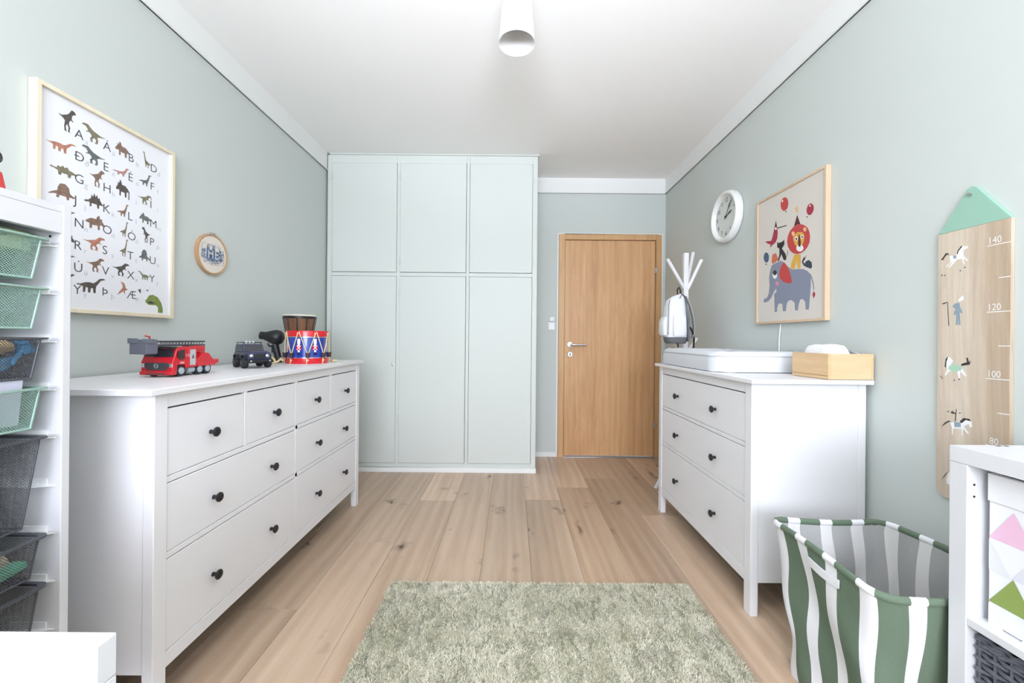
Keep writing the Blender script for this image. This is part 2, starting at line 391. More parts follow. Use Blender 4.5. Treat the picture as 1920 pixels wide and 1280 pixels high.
# ------------------------------------------------------------------ chests of drawers
def knob_mesh():
    m_ = MB().lathe([(.0075, 0), (.0065, .006), (.0065, .013), (.013, .0165), (.0165, .020), (.0165, .0235), (.013, .0265), (0.0, .0275)], 18, (0, 0, 0), 'x')
    me = m_.mesh('knob'); me.materials.append(KNOB); return me
KNOB_ME = knob_mesh()
def knob(parent, xf, y, z, side):
    o = obj('knob', KNOB_ME, KNOB, parent, at=(xf, y, z))
    if side < 0: o.rotation_euler = (0, 0, PI)
    return o
def chest(name, label, xe, xwall, y0, y1, side, cols, th=.018):
    """xe: front edge of the top, side +1 when it faces +X"""
    t = thing(name, label, 'dresser', ((xe + xwall) / 2, (y0 + y1) / 2, 0))
    xf = xe - side * .020               # front face
    def bx(a, b, *r): return (min(a, b), max(a, b)) + r
    obj('top', MB().box(*bx(xe, xwall, y0, y1, .96 - th, .96)), WHITE, t, bevel=.002)
    yn, yf = y0 + .034, y1 - .034
    zt = .96 - th - .0005
    lw = .045
    for a, b in ((yn, yn + lw), (yf - lw, yf)):
        obj('leg', MB().box(*bx(xf, xf - side * .032, a, b, 0, zt)), WHITE, t, bevel=.002)
        obj('leg', MB().box(*bx(xe - side * .452, xe - side * .482, a, b, 0, zt)), WHITE, t, bevel=.002)
    for a, b in ((yn + .003, yn + .02), (yf - .02, yf - .003)):
        obj('side_panel', MB().box(*bx(xf - side * .0325, xe - side * .4515, a, b, .135, zt)), WHITE, t)
    obj('back_panel', MB().box(*bx(xe - side * .47, xe - side * .476, yn + lw, yf - lw, .12, zt)), WHITE, t)
    ya, yb = yn + lw + .0005, yf - lw - .0005
    fr_ = MB()
    fr_.box(*bx(xf - side * .002, xf - side * .022, ya, yb, .899, zt)); fr_.box(*bx(xf - side * .002, xf - side * .022, ya, yb, .122, .168))
    for z in (.682, .455): fr_.box(*bx(xf - side * .003, xf - side * .022, ya, yb, z - .009, z + .009))
    for y in cols[0]: fr_.box(*bx(xf - side * .003, xf - side * .022, y - .009, y + .009, .1685, .8985))
    for y in cols[1]: fr_.box(*bx(xf - side * .003, xf - side * .022, y - .008, y + .008, .6915, .8985))
    obj('front_rail', fr_, WHITE, t, bevel=.001)
    obj('gap_shade_sheet', MB().box(*bx(xf - side * .030, xf - side * .034, ya, yb, .13, .9)), DARKGAP, t)  # dark sheet behind the drawers, shade of the gaps put into its colour
    rows = [(.691, .897), (.464, .673), (.168, .446)]
    for ri, (z0, z1) in enumerate(rows):
        edges = [ya] + sorted(list(cols[0]) + (list(cols[1]) if ri == 0 else [])) + [yb]
        for a, b in zip(edges[:-1], edges[1:]):
            aa = a + (.003 if a == ya else .0105); bb = b - (.003 if b == yb else .0105)
            d = obj('drawer', MB().box(*bx(xf - side * .0035, xf - side * .021, aa, bb, z0 + .002, z1 - .0035)), WHITE, t, bevel=.0015)
            zk = (z0 + z1) / 2 - (.01 if ri == 2 else .008)
            if ri == 2: zk = .290
            elif ri == 1: zk = .557
            else: zk = .786
            w = bb - aa
            ks = [(aa + bb) / 2] if w < .45 else [aa + w * .265, bb - w * .265]
            for y in ks: knob(d, xf - side * .0035, y, zk, side)
    return t
chest('dresser', 'long white eight-drawer dresser along the left wall with dark round knobs', -1.004, XL + .014, 1.1104, 2.7104, 1, ([1.905], [1.543, 2.268]))
chest('dresser', 'white three-drawer dresser under the changing mat by the right wall', .9474, XR - .014, 1.5762, 2.6562, -1, ([], []), th=.018)

# ------------------------------------------------------------------ storage frame with wire bins (left)
TX1, TX0 = -1.07, -1.50
TY0, TY1, TH = .505, .967, 1.42
tf = thing('storage_frame', 'tall white storage frame with wire bins on rails at the left edge', 'shelf', ((TX0 + TX1) / 2, .736, 0))
for a, b in ((TY0, TY0 + .018), (TY1 - .018, TY1)):
    obj('side_panel', MB().box(TX0, TX1, a, b, 0, TH), WHITE_FOIL, tf, bevel=.0015)
ya, yb = TY0 + .0185, TY1 - .0185
obj('top', MB().box(TX0, TX1 - .004, ya, yb, TH - .018, TH - .001), WHITE_FOIL, tf, bevel=.001)
obj('front_rail', MB().box(TX1 - .020, TX1 - .003, ya, yb, 1.352, TH - .0185), WHITE_FOIL, tf, bevel=.001)
for a, b in ((1.30, TH - .0185), (.05, .12)): obj('back_rail', MB().box(TX0, TX0 + .018, ya, yb, a, b), WHITE_FOIL, tf)
obj('bottom', MB().box(TX0, TX1 - .01, ya, yb, .03, .048), WHITE_FOIL, tf)
RZ = [1.326 - .1135 * k for k in range(12)]
for z in RZ:
    for yw, s in ((yb, -1), (ya, 1)):
        m_ = MB()
        p = [(TX0 + .02, yw), (TX0 + .02, yw + s * .014), (-1.115, yw + s * .014), (-1.082, yw)]
        if s > 0: p = p[::-1]
        m_.prism(p, 'z', z - .006, z - .003)
        m_.prism([(TX0 + .02, yw), (TX0 + .02, yw + s * .003), (-1.10, yw + s * .003), (-1.10, yw)], 'z', z - .003, z + .012)
        obj('rail', m_, WHITE_PLASTIC, tf, fixn=True)
obj('screw_hole', MB().lathe([(.003, 0), (.003, -.001)], 8, (-1.10, yb, 1.345), 'y'), DARKGAP, tf)

MINT_WIRE = mat('mint wire', rgb(158, 190, 178), .45, metal=.1)
GREY_WIRE = mat('anthracite wire', rgb(84, 86, 93), .45, metal=.15)
def wire_panel(m_, c00, c10, c11, c01, pitch, w):
    """flat crossing wires over a four-cornered panel, both diagonals"""
    A, B, C_, D = (Vector(q) for q in (c00, c10, c11, c01))
    U = ((B - A).length + (C_ - D).length) / 2; V = ((D - A).length + (C_ - B).length) / 2
    def P(u, v):
        u /= U; v /= V
        return A * (1 - u) * (1 - v) + B * u * (1 - v) + C_ * u * v + D * (1 - u) * v
    nrm = (B - A).cross(D - A).normalized() * .0003
    step = pitch * 1.4142
    for sgn in (1, -1):
        k = -V
        while k < U:
            # line u = k + v (sgn 1) or mirrored
            v0 = max(0, -k); v1 = min(V, U - k)
            if v1 - v0 > .001:
                def q(v, d):
                    u = k + v + d
                    u = min(max(u, 0), U)
                    return P(u if sgn > 0 else U - u, v) + nrm * sgn
                d = w * .7071
                m_.add([q(v0, -d), q(v0, d), q(v1, d), q(v1, -d)], [(0, 1, 2, 3)])
            k += step
BIN_ME = {}
def wire_bin(z, depth, m_, label, dx=0.0):
    zt = z + .006
    t = thing('wire_bin', label, 'bin', (-1.27 + dx, .736, zt - depth))
    X0, X1, Y0, Y1 = -.205, .205, -.193, .193
    key = depth
    if key not in BIN_ME:
        rim = MB(); r = .022
        ring = []
        for cx_, cy_, a0 in ((X1 - r, Y1 - r, 0), (X0 + r, Y1 - r, 90), (X0 + r, Y0 + r, 180), (X1 - r, Y0 + r, 270)):
            for k in range(5):
                a = math.radians(a0 + k * 22.5); ring.append((cx_ + r * math.cos(a), cy_ + r * math.sin(a)))
        n = len(ring); vs = []
        inn = [(x * .95, y * .95) for x, y in ring]
        for pts, zz in ((ring, depth - .004), (ring, depth), (inn, depth), (inn, depth - .006)):
            vs += [(x, y, zz) for x, y in pts]
        fs = []
        for l in range(4):
            for k in range(n): fs.append((l * n + k, l * n + (k + 1) % n, ((l + 1) % 4) * n + (k + 1) % n, ((l + 1) % 4) * n + k))
        rim.add(vs, fs)
        body = MB(); ti = .018; bi = .018 + depth * .075
        T = [(X0 + ti, Y0 + ti), (X1 - ti * .7, Y0 + ti), (X1 - ti * .7, Y1 - ti), (X0 + ti, Y1 - ti)]
        Bq = [(X0 + bi, Y0 + bi), (X1 - bi, Y0 + bi), (X1 - bi, Y1 - bi), (X0 + bi, Y1 - bi)]
        for k in range(4):
            a, b = k, (k + 1) % 4
            wire_panel(body, (*Bq[a], .002), (*Bq[b], .002), (*T[b], depth - .003), (*T[a], depth - .003), .0040, .00125)
        wire_panel(body, (*Bq[0], .002), (*Bq[1], .002), (*Bq[2], .002), (*Bq[3], .002), .0050, .0015)
        edge = MB()
        for k in range(4):
            edge.tube([(*Bq[k], .002), (*T[k], depth - .004)], .0022, 6)
        edge.tube([(*q, .002) for q in Bq], .0025, 6, closed=True)
        BIN_ME[key] = (rim.mesh('rim'), body.mesh('wire_mesh', False), edge.mesh('edge_wire'))
    for nm, me in zip(('rim', 'wire_mesh', 'edge_wire'), BIN_ME[key]):
        me2 = me if len(me.materials) == 0 or me.materials[0] is m_ else me.copy()
        if me2 is not me: me2.materials.clear()
        obj(nm, me2, m_, t, local=True, smooth=(nm != 'wire_mesh'))
    return t
G_ = 'wire bins of the storage frame'
BZ = [(0, .095, MINT_WIRE, 'mint green shallow wire bin, topmost in the white frame'),
      (1, .095, MINT_WIRE, 'mint green shallow wire bin second from the top'),
      (2, .095, GREY_WIRE, 'dark grey wire bin with blue toys, third from the top'),
      (3, .095, MINT_WIRE, 'mint green wire bin with a card sticking out, fourth from the top'),
      (4, .205, GREY_WIRE, 'deep dark grey wire bin in the middle of the frame'),
      (6, .095, GREY_WIRE, 'dark grey shallow wire bin with mint toys, below the deep bin'),
      (7, .205, GREY_WIRE, 'lowest dark grey wire bin behind the white board end')]
for k, d, m_, lb in BZ:
    o = wire_bin(RZ[k], d, m_, lb); o['group'] = G_
# what is inside the bins
def jumble(name, label, z, cols, n, sx=(.02, .06), y0=.66, y1=.895, h=.05, seed=1):
    rnd = random.Random(seed)
    mats = [mat(name + ' ' + str(i), c, .45) for i, c in enumerate(cols)]
    m_ = MB()
    for i in range(n):
        x = rnd.uniform(-1.40, -1.145); y = rnd.uniform(y0, y1); zz = z + .012 + rnd.uniform(0, h)
        s = [rnd.uniform(*sx) for _ in range(3)]; s[2] *= .55
        m_.M = Matrix.Translation((x, y, zz + s[2] * .6)) @ Euler((rnd.uniform(-.5, .5), rnd.uniform(-.5, .5), rnd.uniform(0, 3))).to_matrix().to_4x4()
        m_.m = rnd.randrange(len(cols))
        if rnd.random() < .5: m_.box(-s[0] / 2, s[0] / 2, -s[1] / 2, s[1] / 2, -s[2] / 2, s[2] / 2)
        else: m_.ball((0, 0, 0), (s[0] / 2, s[1] / 2, s[2] / 2), 10, 7)
    o = obj(name, m_, mats, bevel=.0)
    tag(o, label, 'toys'); stuff(o); return o
bz = lambda k, d: RZ[k] + .006 - d
jumble('toy_blocks', 'pale paper and toy pieces seen through the topmost mint bin', bz(0, .095), [rgb(180, 186, 182), rgb(120, 128, 124), rgb(190, 150, 150)], 26, seed=3)
jumble('small_toys', 'small multicoloured toys lying in the second mint bin', bz(1, .095), [rgb(210, 216, 212), rgb(220, 120, 110), rgb(120, 190, 130), rgb(230, 200, 120), rgb(110, 140, 210)], 60, sx=(.012, .035), h=.028, seed=5)
jumble('plastic_toys', 'red, green and violet plastic toys low in the third bin', bz(2, .095), [rgb(200, 45, 50), rgb(150, 190, 100), rgb(90, 90, 150), rgb(60, 60, 70), rgb(90, 150, 190)], 46, sx=(.02, .05), h=.03, seed=8)
jumble('green_toys', 'white and lime green toy pieces in the fourth bin', bz(3, .095), [rgb(236, 236, 232), rgb(190, 222, 165), rgb(236, 236, 232), rgb(200, 170, 150)], 40, seed=9)
jumble('soft_toys', 'pale green and patterned toys at the bottom of the deep bin', bz(4, .205), [rgb(160, 190, 160), rgb(150, 190, 165), rgb(110, 120, 160), rgb(190, 140, 140)], 40, sx=(.04, .08), y1=.88, h=.05, seed=10)
jumble('brick_toys', 'mint and green building toys in the shallow bin under the deep one', bz(6, .095), [rgb(70, 190, 130), rgb(130, 200, 170), rgb(215, 205, 180)], 26, sx=(.03, .07), h=.02, seed=11)
def blob(name, label, cat, c, r, col, seed, amp=.25, n=18):
    rnd = random.Random(seed); m_ = MB(); m_.ball(c, r, n, 12)
    m_.v = [tuple(c[k] + (p[k] - c[k]) * (1 + amp * (rnd.random() - .5)) for k in range(3)) for p in m_.v]
    return tag(obj(name, m_, mat(name, col, .8, noise=.15, nscale=60)), label, cat)
blob('plush_toy', 'tan fluffy plush toy at the top of the third bin', 'toy', (-1.112, .862, bz(2, .095) + .074), (.022, .026, .016), rgb(196, 170, 128), 2)
m_ = MB(); m_.M = Matrix.Translation((-1.112, .900, bz(2, .095) + .074)) @ Euler((.25, .1, .2)).to_matrix().to_4x4()
m_.taper((-.02, .02, -.012, .020, -.014), (-.014, .014, -.008, .014, .004)).box(-.012, .012, -.006, .012, .004, .012)
m_.tube([(.012, -.008, -.006), (.020, -.045, -.026)], .005, 8)
tag(obj('toy_vehicle', m_, mat('blue toy plastic', rgb(70, 140, 186), .4), bevel=.003), 'blue plastic toy vehicle lying high in the third bin', 'toy')
m_ = MB(); m_.M = Matrix.Translation((-1.108, .862, bz(2, .095) + .036)) @ Euler((.5, 0, .1)).to_matrix().to_4x4()
m_.box(-.012, .012, -.03, .014, -.012, .010).box(-.008, .008, .014, .028, -.005, .006)
tag(obj('toy_tool', m_, mat('light blue toy plastic', rgb(110, 160, 196), .4), bevel=.004), 'light blue toy tool leaning under the tan plush toy', 'toy')
m_ = MB(); m_.M = Matrix.Translation((-1.105, .83, bz(3, .095) + .012)) @ Euler((0, .1, 0)).to_matrix().to_4x4()
m_.box(-.003, .003, -.16, .062, 0, .106)
tag(obj('card', m_, mat('lilac card', rgb(206, 206, 222), .7), bevel=.001), 'pale lilac card standing up out of the fourth bin', 'card')
m_ = MB(); m_.taper((-1.34, -1.12, .60, .93, RZ[0] - .022), (-1.33, -1.125, .61, .93, RZ[0] + .024))
gb = obj('green_box', m_, mat('soft green card', rgb(176, 196, 152), .7), bevel=.004)
tag(gb, 'soft green printed box lying in the topmost bin under the frame top', 'box')
pr = MB()
for i in range(7): pr.box(-1.1215, -1.1200, .80 + .004 * i, .8025 + .004 * i, RZ[0] + .004, RZ[0] + .018)
pr.lathe([(.009, 0), (.006, .001)], 16, (-1.121, .875, RZ[0] + .011), 'x')
obj('print', pr, mat('dark green print', rgb(108, 130, 92), .7), gb)
m_ = MB(); m_.M = Matrix.Translation((-1.105, .872, bz(6, .095) + .026)) @ Euler((.15, 0, 0)).to_matrix().to_4x4(); m_.box(-.02, .01, -.045, .035, -.004, .012)
tag(obj('toy_brick', m_, mat('mint toy plastic', rgb(120, 196, 164), .4), bevel=.003), 'long mint toy brick in the shallow dark bin', 'toy')
# toy on top of the frame, cut by the left edge of the view
ty = thing('toy_boat', 'red and white toy on top of the white storage frame', 'toy', (-1.2, .80, TH))
obj('hull', MB().taper((-1.28, -1.18, .72, .936, TH), (-1.27, -1.185, .71, .926, TH + .068)), mat('red toy', rgb(196, 60, 58), .5), ty, bevel=.004)
obj('deck', MB().taper((-1.26, -1.195, .74, .926, TH + .0685), (-1.25, -1.20, .75, .918, TH + .10)), WHITE_PLASTIC, ty, bevel=.006)
obj('ring', MB().tube([(-1.19, .914 + .012 * math.cos(a), TH + .100 + .014 * math.sin(a)) for a in [PI * k / 6 for k in range(-3, 6)]], .003, 6), BLACK, ty)

# ------------------------------------------------------------------ white board end in the lower left corner
be = thing('bed_end', 'white painted board end with a jointed side in the lower left corner', 'bed', (-1.0, .46, 0))
BX1 = -.4655; bz0 = .7595
obj('top_rail', MB().box(-1.54, BX1, .450, .4735, bz0 - .049, bz0), WHITE_FOIL, be, bevel=.0015)
obj('lower_panel', MB().box(-1.54, BX1, .450, .4735, .35, bz0 - .0496), WHITE_FOIL, be, bevel=.0015)
for a, b in ((-1.54, -1.49), (BX1 - .05, BX1)):
    obj('leg', MB().box(a, b, .450, .4735, 0, .3495), WHITE, be, bevel=.0015)

# ------------------------------------------------------------------ dinosaur alphabet poster
PX = XL + .03
dp = thing('dinosaur_poster', 'dinosaur alphabet poster in a pale wooden box frame on the left wall', 'poster', (XL, 1.54, 1.19))
Y0, Y1, Z0, Z1 = 1.278, 1.802, 1.190, 1.936
for nm, q in (('frame_side', (Y0, Y0 + .014, Z0, Z1)), ('frame_side', (Y1 - .014, Y1, Z0, Z1)), ('frame_side', (Y0 + .0141, Y1 - .0141, Z0, Z0 + .014)), ('frame_side', (Y0 + .0141, Y1 - .0141, Z1 - .014, Z1))):
    obj(nm, MB().box(XL + .001, PX, *q), PALE_WOOD, dp, bevel=.001)
PAPER = mat('poster paper', rgb(238, 239, 242), .55)
PP = XL + .018
obj('paper', MB().box(XL + .012, PP, Y0 + .0145, Y1 - .0145, Z0 + .0145, Z1 - .0145), PAPER, dp)
obj('spacer', MB().box(PP + .0001, PX - .004, Y0 + .0145, Y0 + .017, Z0 + .0145, Z1 - .0145).box(PP + .0001, PX - .004, Y1 - .017, Y1 - .0145, Z0 + .0145, Z1 - .0145), TRIM, dp)
def texts(items, thin=0.0):
    """items: list of (string, size); returns flat meshes (verts, faces) anchored left on the baseline"""
    obs = []
    for s_, size in items:
        cu = bpy.data.curves.new('letters', 'FONT'); cu.body = s_; cu.size = size; cu.offset = thin * size; cu.resolution_u = 3
        o = bpy.data.objects.new('letters', cu); COL.objects.link(o); obs.append(o)
    bpy.context.view_layer.update()
    dg = bpy.context.evaluated_depsgraph_get(); out = []
    for o in obs:
        me = bpy.data.meshes.new_from_object(o.evaluated_get(dg))
        out.append(([tuple(v.co) for v in me.vertices], [tuple(p.vertices) for p in me.polygons]))
        bpy.data.meshes.remove(me)
    for o in obs:
        cu = o.data; bpy.data.objects.remove(o); bpy.data.curves.remove(cu)
    return out
DINO = {
 'sauropod': [(0,.45),(.15,.5),(.3,.62),(.45,.66),(.58,.62),(.68,.75),(.78,.95),(.9,1.0),(1.0,.95),(.93,.9),(.84,.85),(.76,.65),(.68,.45),(.66,.3),(.66,0),(.58,0),(.57,.28),(.5,.3),(.48,0),(.4,0),(.4,.3),(.33,.32),(.31,0),(.24,0),(.24,.36),(.12,.42)],
 'theropod': [(0,.62),(.2,.6),(.4,.68),(.55,.75),(.68,.9),(.75,1.0),(.92,.98),(1,.9),(.98,.85),(.84,.82),(.78,.72),(.76,.6),(.86,.52),(.82,.5),(.72,.54),(.64,.48),(.6,.35),(.68,.2),(.64,.03),(.74,0),(.56,0),(.58,.2),(.5,.32),(.42,.2),(.46,.04),(.52,0),(.36,0),(.34,.22),(.38,.42),(.28,.5),(.12,.56)],
 'stego': [(0,.3),(.15,.38),(.25,.6),(.28,.8),(.34,.68),(.4,.95),(.46,.75),(.53,1.0),(.58,.72),(.66,.85),(.68,.6),(.8,.42),(.95,.36),(1,.28),(.92,.24),(.8,.3),(.74,.26),(.74,0),(.66,0),(.65,.25),(.4,.25),(.38,0),(.3,0),(.29,.26),(.15,.28)],
 'horned': [(0,.4),(.1,.55),(.3,.72),(.55,.72),(.62,.95),(.72,1.0),(.74,.8),(.88,.78),(.84,.68),(.95,.5),(1,.35),(.88,.32),(.78,.38),(.74,.3),(.74,0),(.64,0),(.62,.28),(.36,.26),(.34,0),(.22,0),(.22,.34),(.1,.36)],
 'armoured': [(0,.45),(.04,.55),(.1,.5),(.25,.48),(.3,.7),(.4,.62),(.48,.8),(.56,.66),(.66,.8),(.72,.6),(.85,.55),(1,.45),(.97,.32),(.82,.3),(.78,0),(.68,0),(.66,.22),(.44,.2),(.42,0),(.32,0),(.3,.3),(.14,.4),(.06,.38)],
 'sail': [(0,.3),(.12,.35),(.22,.45),(.26,.8),(.4,1),(.58,.95),(.66,.7),(.68,.45),(.85,.3),(1,.12),(.95,.1),(.78,.2),(.7,.2),(.72,0),(.62,0),(.6,.18),(.36,.18),(.34,0),(.26,0),(.24,.22),(.1,.2)],
 'flyer': [(0,.5),(.2,.55),(.35,.9),(.5,.95),(.7,1),(.55,.8),(.5,.6),(.8,.3),(1,.05),(.7,.2),(.45,.35),(.3,.1),(.3,.4),(.15,.45)],
 'longneck': [(0,.25),(.2,.35),(.45,.42),(.6,.5),(.72,.75),(.76,.95),(.86,1.0),(1,.94),(.86,.9),(.82,.7),(.74,.38),(.68,.22),(.66,0),(.58,0),(.56,.2),(.42,.2),(.40,0),(.32,0),(.30,.24),(.12,.24)],
}
DC = {k: mat('print ' + k, c, .6, noise=.6, nscale=110) for k, c in dict(dark=rgb(88, 82, 76), olive=rgb(128, 122, 98), rust=rgb(182, 126, 104), brown=rgb(136, 110, 94), slate=rgb(104, 112, 108), rose=rgb(184, 140, 132), green=rgb(122, 128, 100)).items()}
INK = mat('print ink', rgb(62, 64, 68), .6); INK2 = mat('grey ink', rgb(182, 184, 190), .6)
ROWS = ['AÁBD', 'ÐEÉF', 'GHIÍ', 'JKLM', 'NOÓP', 'RSTU', 'ÚVXY', 'ÝÞÆ']
LOW = ['aáb d'.replace(' ', ''), 'ðeéf', 'ghií', 'jklm', 'noóp', 'rstu', 'úvxy', 'ýþæ']
KIND = [[('theropod', 'dark', 0, .055, .085), ('theropod', 'olive', 1, .085, .06), ('horned', 'brown', 1, .06, .055), ('longneck', 'olive', 1, .04, .065)],
        [('sauropod', 'rust', 0, .095, .045), ('theropod', 'slate', 1, .085, .06), ('longneck', 'rose', 0, .075, .04), ('longneck', 'slate', 0, .06, .055)],
        [('armoured', 'olive', 0, .08, .045), ('theropod', 'brown', 0, .055, .07), ('horned', 'dark', 1, .055, .065), ('theropod', 'olive', 0, .065, .045)],
        [('sail', 'brown', 1, .085, .055), ('stego', 'dark', 1, .075, .055), ('longneck', 'brown', 0, .05, .055), ('horned', 'slate', 1, .055, .045)],
        [('sauropod', 'brown', 0, .06, .045), ('horned', 'brown', 0, .07, .055), ('longneck', 'olive', 0, .035, .065), ('theropod', 'dark', 1, .04, .065)],
        [('horned', 'dark', 0, .06, .05), ('theropod', 'rust', 0, .08, .055), ('longneck', 'olive', 0, .035, .075), ('sail', 'slate', 0, .055, .05)],
        [('sauropod', 'slate', 0, .09, .05), ('theropod', 'brown', 0, .065, .055), ('theropod', 'dark', 0, .07, .055), ('sauropod', 'green', 1, .06, .035)],
        [('sauropod', 'dark', 0, .07, .065), ('sauropod', 'dark', 0, .105, .06), ('flyer', 'rust', 1, .045, .06)]]
big = texts([(c, .046) for r in ROWS for c in r], -.008); small = texts([(c, .028) for r in LOW for c in r], -.012)
lt = MB(); ls = MB(); i = 0
for r, row in enumerate(ROWS):
    for c, ch in enumerate(row):
        yy = 1.398 + .0972 * c; zz = 1.806 - .0785 * r + (.004 if c else 0)
        vs, fs = big[i]; lt = MB(); lt.add([(PP + .0004, yy + x, zz + y) for x, y, _ in vs], fs)
        obj('letter', lt, INK, dp, smooth=False)
        vs, fs = small[i]; ls.add([(PP + .0004, yy + .034 + x, zz - .008 + y) for x, y, _ in vs], fs)
        kd, col, flip, w, h = KIND[r][c]
        d = MB(); x0 = yy - w * .92 if c == 0 else yy - w * .86
        d.poly([(PP + .0003, x0 + w * ((1 - a) if flip else a), zz + .006 + h * b * (.95)) for a, b in DINO[kd]])
        obj('dinosaur_image', d, DC[col], dp, smooth=False)
        i += 1
stuff(obj('small_lettering', ls, INK2, dp, smooth=False))
hd = MB(); hx0, hz0 = 1.672, 1.212  # reflection of a postcard's dinosaur head, painted as flat colour on the paper
for pts in ([(0,.62),(.1,.72),(.2,.92),(.42,1),(.7,.88),(.9,.6),(1,.25),(1,0),(.72,0),(.72,.3),(.58,.42),(.4,.4),(.2,.4),(.06,.5)],):
    hd.poly([(PP + .0005, hx0 + .085 * a, hz0 + .075 * b) for a, b in pts])
hp = obj('dinosaur_image', hd, mat('reflection bright green', rgb(128, 146, 74), .6, noise=.4, nscale=50), dp, smooth=False, label='bright green dinosaur head, a reflection painted on the poster')
obj('mouth_reflection', MB().poly([(PP + .0008, hx0 + .085 * a, hz0 + .075 * b) for a, b in [(.12, .55), (.3, .62), (.55, .52), (.4, .48), (.2, .48)]]), INK, hp, smooth=False)
obj('corner_print', MB().poly([(PP + .0005, 1.640, 1.300), (PP + .0005, 1.652, 1.304), (PP + .0005, 1.652, 1.285)]).poly([(PP + .0005, 1.675, 1.302), (PP + .0005, 1.686, 1.306), (PP + .0005, 1.686, 1.299)]), INK, dp, smooth=False)

# ------------------------------------------------------------------ embroidery hoop
hy, hz_, hr = 2.052, 1.531, .100
hp = thing('embroidery_hoop', 'round embroidery hoop with blue stitching on cream cloth, on the left wall', 'decoration', (XL, hy, hz_))
HOOPW = wood('hoop wood', rgb(206, 168, 124), rgb(176, 132, 90), .5, axis=2, grain=40)
obj('outer_ring', MB().lathe([(hr - .004, .001), (hr + .003, .001), (hr + .003, .017), (hr - .004, .017), (hr - .004, .001)], 48, (XL, hy, hz_), 'x', cap=False), HOOPW, hp)
CLOTH = mat('cream cloth', rgb(228, 220, 208), .9, noise=.03, nscale=300, bump=.3, bscale=900)
obj('cloth', MB().lathe([(hr - .0045, .010), (hr - .006, .0145), (0, .0145)], 48, (XL, hy, hz_), 'x'), CLOTH, hp)
obj('screw', MB().tube([(XL + .009, hy - .008, hz_ + hr + .008), (XL + .009, hy + .014, hz_ + hr + .008)], .003, 8).lathe([(.006, 0), (.006, .006)], 10, (XL + .009, hy + .014, hz_ + hr + .008), 'y').box(XL + .003, XL + .015, hy - .006, hy - .002, hz_ + hr + .002, hz_ + hr + .012).box(XL + .003, XL + .015, hy + .004, hy + .008, hz_ + hr + .002, hz_ + hr + .012), STEEL, hp)
glyph = {'I': ['11', '01', '01', '01', '01'], 'A': ['0110', '1001', '1111', '1001', '1001'], 'B': ['1110', '1001', '1110', '1001', '1110']}
mask = [''.join(glyph[g][r] + '0' for g in 'IAB') for r in range(5)]
st = [MB(), MB(), MB()]; rnd = random.Random(4)
LX, LZ = .060, .052
for k in range(2600):
    a, b = rnd.gauss(0, .034), rnd.gauss(0, .022)
    if abs(a) > .078 or abs(b) > .055: continue
    ci = int((a + LX) / (2 * LX) * len(mask[0])); ri = int((LZ / 2 + .004 - b) / LZ * 5)
    inside = 0 <= ci < len(mask[0]) and 0 <= ri < 5 and mask[ri][ci] == '1'
    if inside: continue
    if abs(b) > .026 and rnd.random() < .5: continue
    an = rnd.uniform(0, PI); l = .0032
    yy, zz = hy + a, hz_ + b - a * .0
    dy, dz = l * math.cos(an), l * math.sin(an)
    py, pz = -dz * .3, dy * .3
    x = XL + .0149 + k * 1e-7
    st[k % 3].poly([(x, yy - dy - py, zz - dz - pz), (x, yy + dy - py, zz + dz - pz), (x, yy + dy + py, zz + dz + pz), (x, yy - dy + py, zz - dz + pz)])
for s_, c in zip(st, (rgb(60, 84, 122), rgb(112, 146, 178), rgb(88, 108, 140))):
    stuff(obj('stitching', s_, mat('stitch thread', c, .8), hp, smooth=False, fixn=False))

# ------------------------------------------------------------------ toys on the long dresser
RED = mat('fire red', rgb(206, 28, 44), .3, coat=.3); TYRE = mat('tyre rubber', rgb(36, 36, 39), .7); RIMG = mat('grey wheel rim', rgb(170, 182, 188), .35)
GREYP = mat('grey toy plastic', rgb(112, 114, 128), .45); DARKG = mat('dark grey toy plastic', rgb(66, 68, 74), .45)
WIN = mat('dark toy glass', rgb(46, 48, 54), .12, coat=.5); CHROME = mat('toy chrome', rgb(220, 224, 228), .2, metal=.9)
ft = thing('fire_truck', 'red toy fire truck with a grey basket and ladder on the left dresser', 'toy truck', (-1.295, 1.455, .96))
def part(nm, mb, m, bevel=0, p=None, **k): return obj(nm, mb, m, p or ft, bevel=bevel, local=True, **k)
W = .058
cab = MB()
cab.prism([(0.0, .018), (.0, .056), (.008, .072), (.018, .104), (.030, .110), (.072, .110), (.072, .030), (.060, .030), (.058, .044), (.022, .044), (.020, .018)], 'x', -W, W)
cabo = part('cab', cab, RED, .0025)
part('windscreen', MB().poly([(-W + .006, .0078, .0735), (W - .006, .0078, .0735), (W - .008, .0162, .1010), (-W + .008, .0162, .1010)]), WIN, p=cabo)
part('sun_visor', MB().prism([(.012, .103), (.020, .108), (.026, .112), (.016, .106)], 'x', -W + .002, W - .002), BLACK, p=cabo)
part('grille', MB().prism([(-.042, .053), (.042, .053), (.045, .044), (.035, .026), (-.035, .026), (-.045, .044)], 'y', -.0025, .001), DARKG, .001, p=cabo)
em = MB().tube([(.0075 * math.cos(a), -.0036, .042 + .0075 * math.sin(a)) for a in [2 * PI * k / 14 for k in range(14)]], .0012, 6, closed=True)
for a in (90, 210, 330):
    em.prism([(.0015 * math.cos(math.radians(a + 90)), .042 + .0015 * math.sin(math.radians(a + 90))), (.0070 * math.cos(math.radians(a)), .042 + .0070 * math.sin(math.radians(a))), (.0015 * math.cos(math.radians(a - 90)), .042 + .0015 * math.sin(math.radians(a - 90)))], 'y', -.0042, -.0030)
part('emblem', em, CHROME, p=cabo)
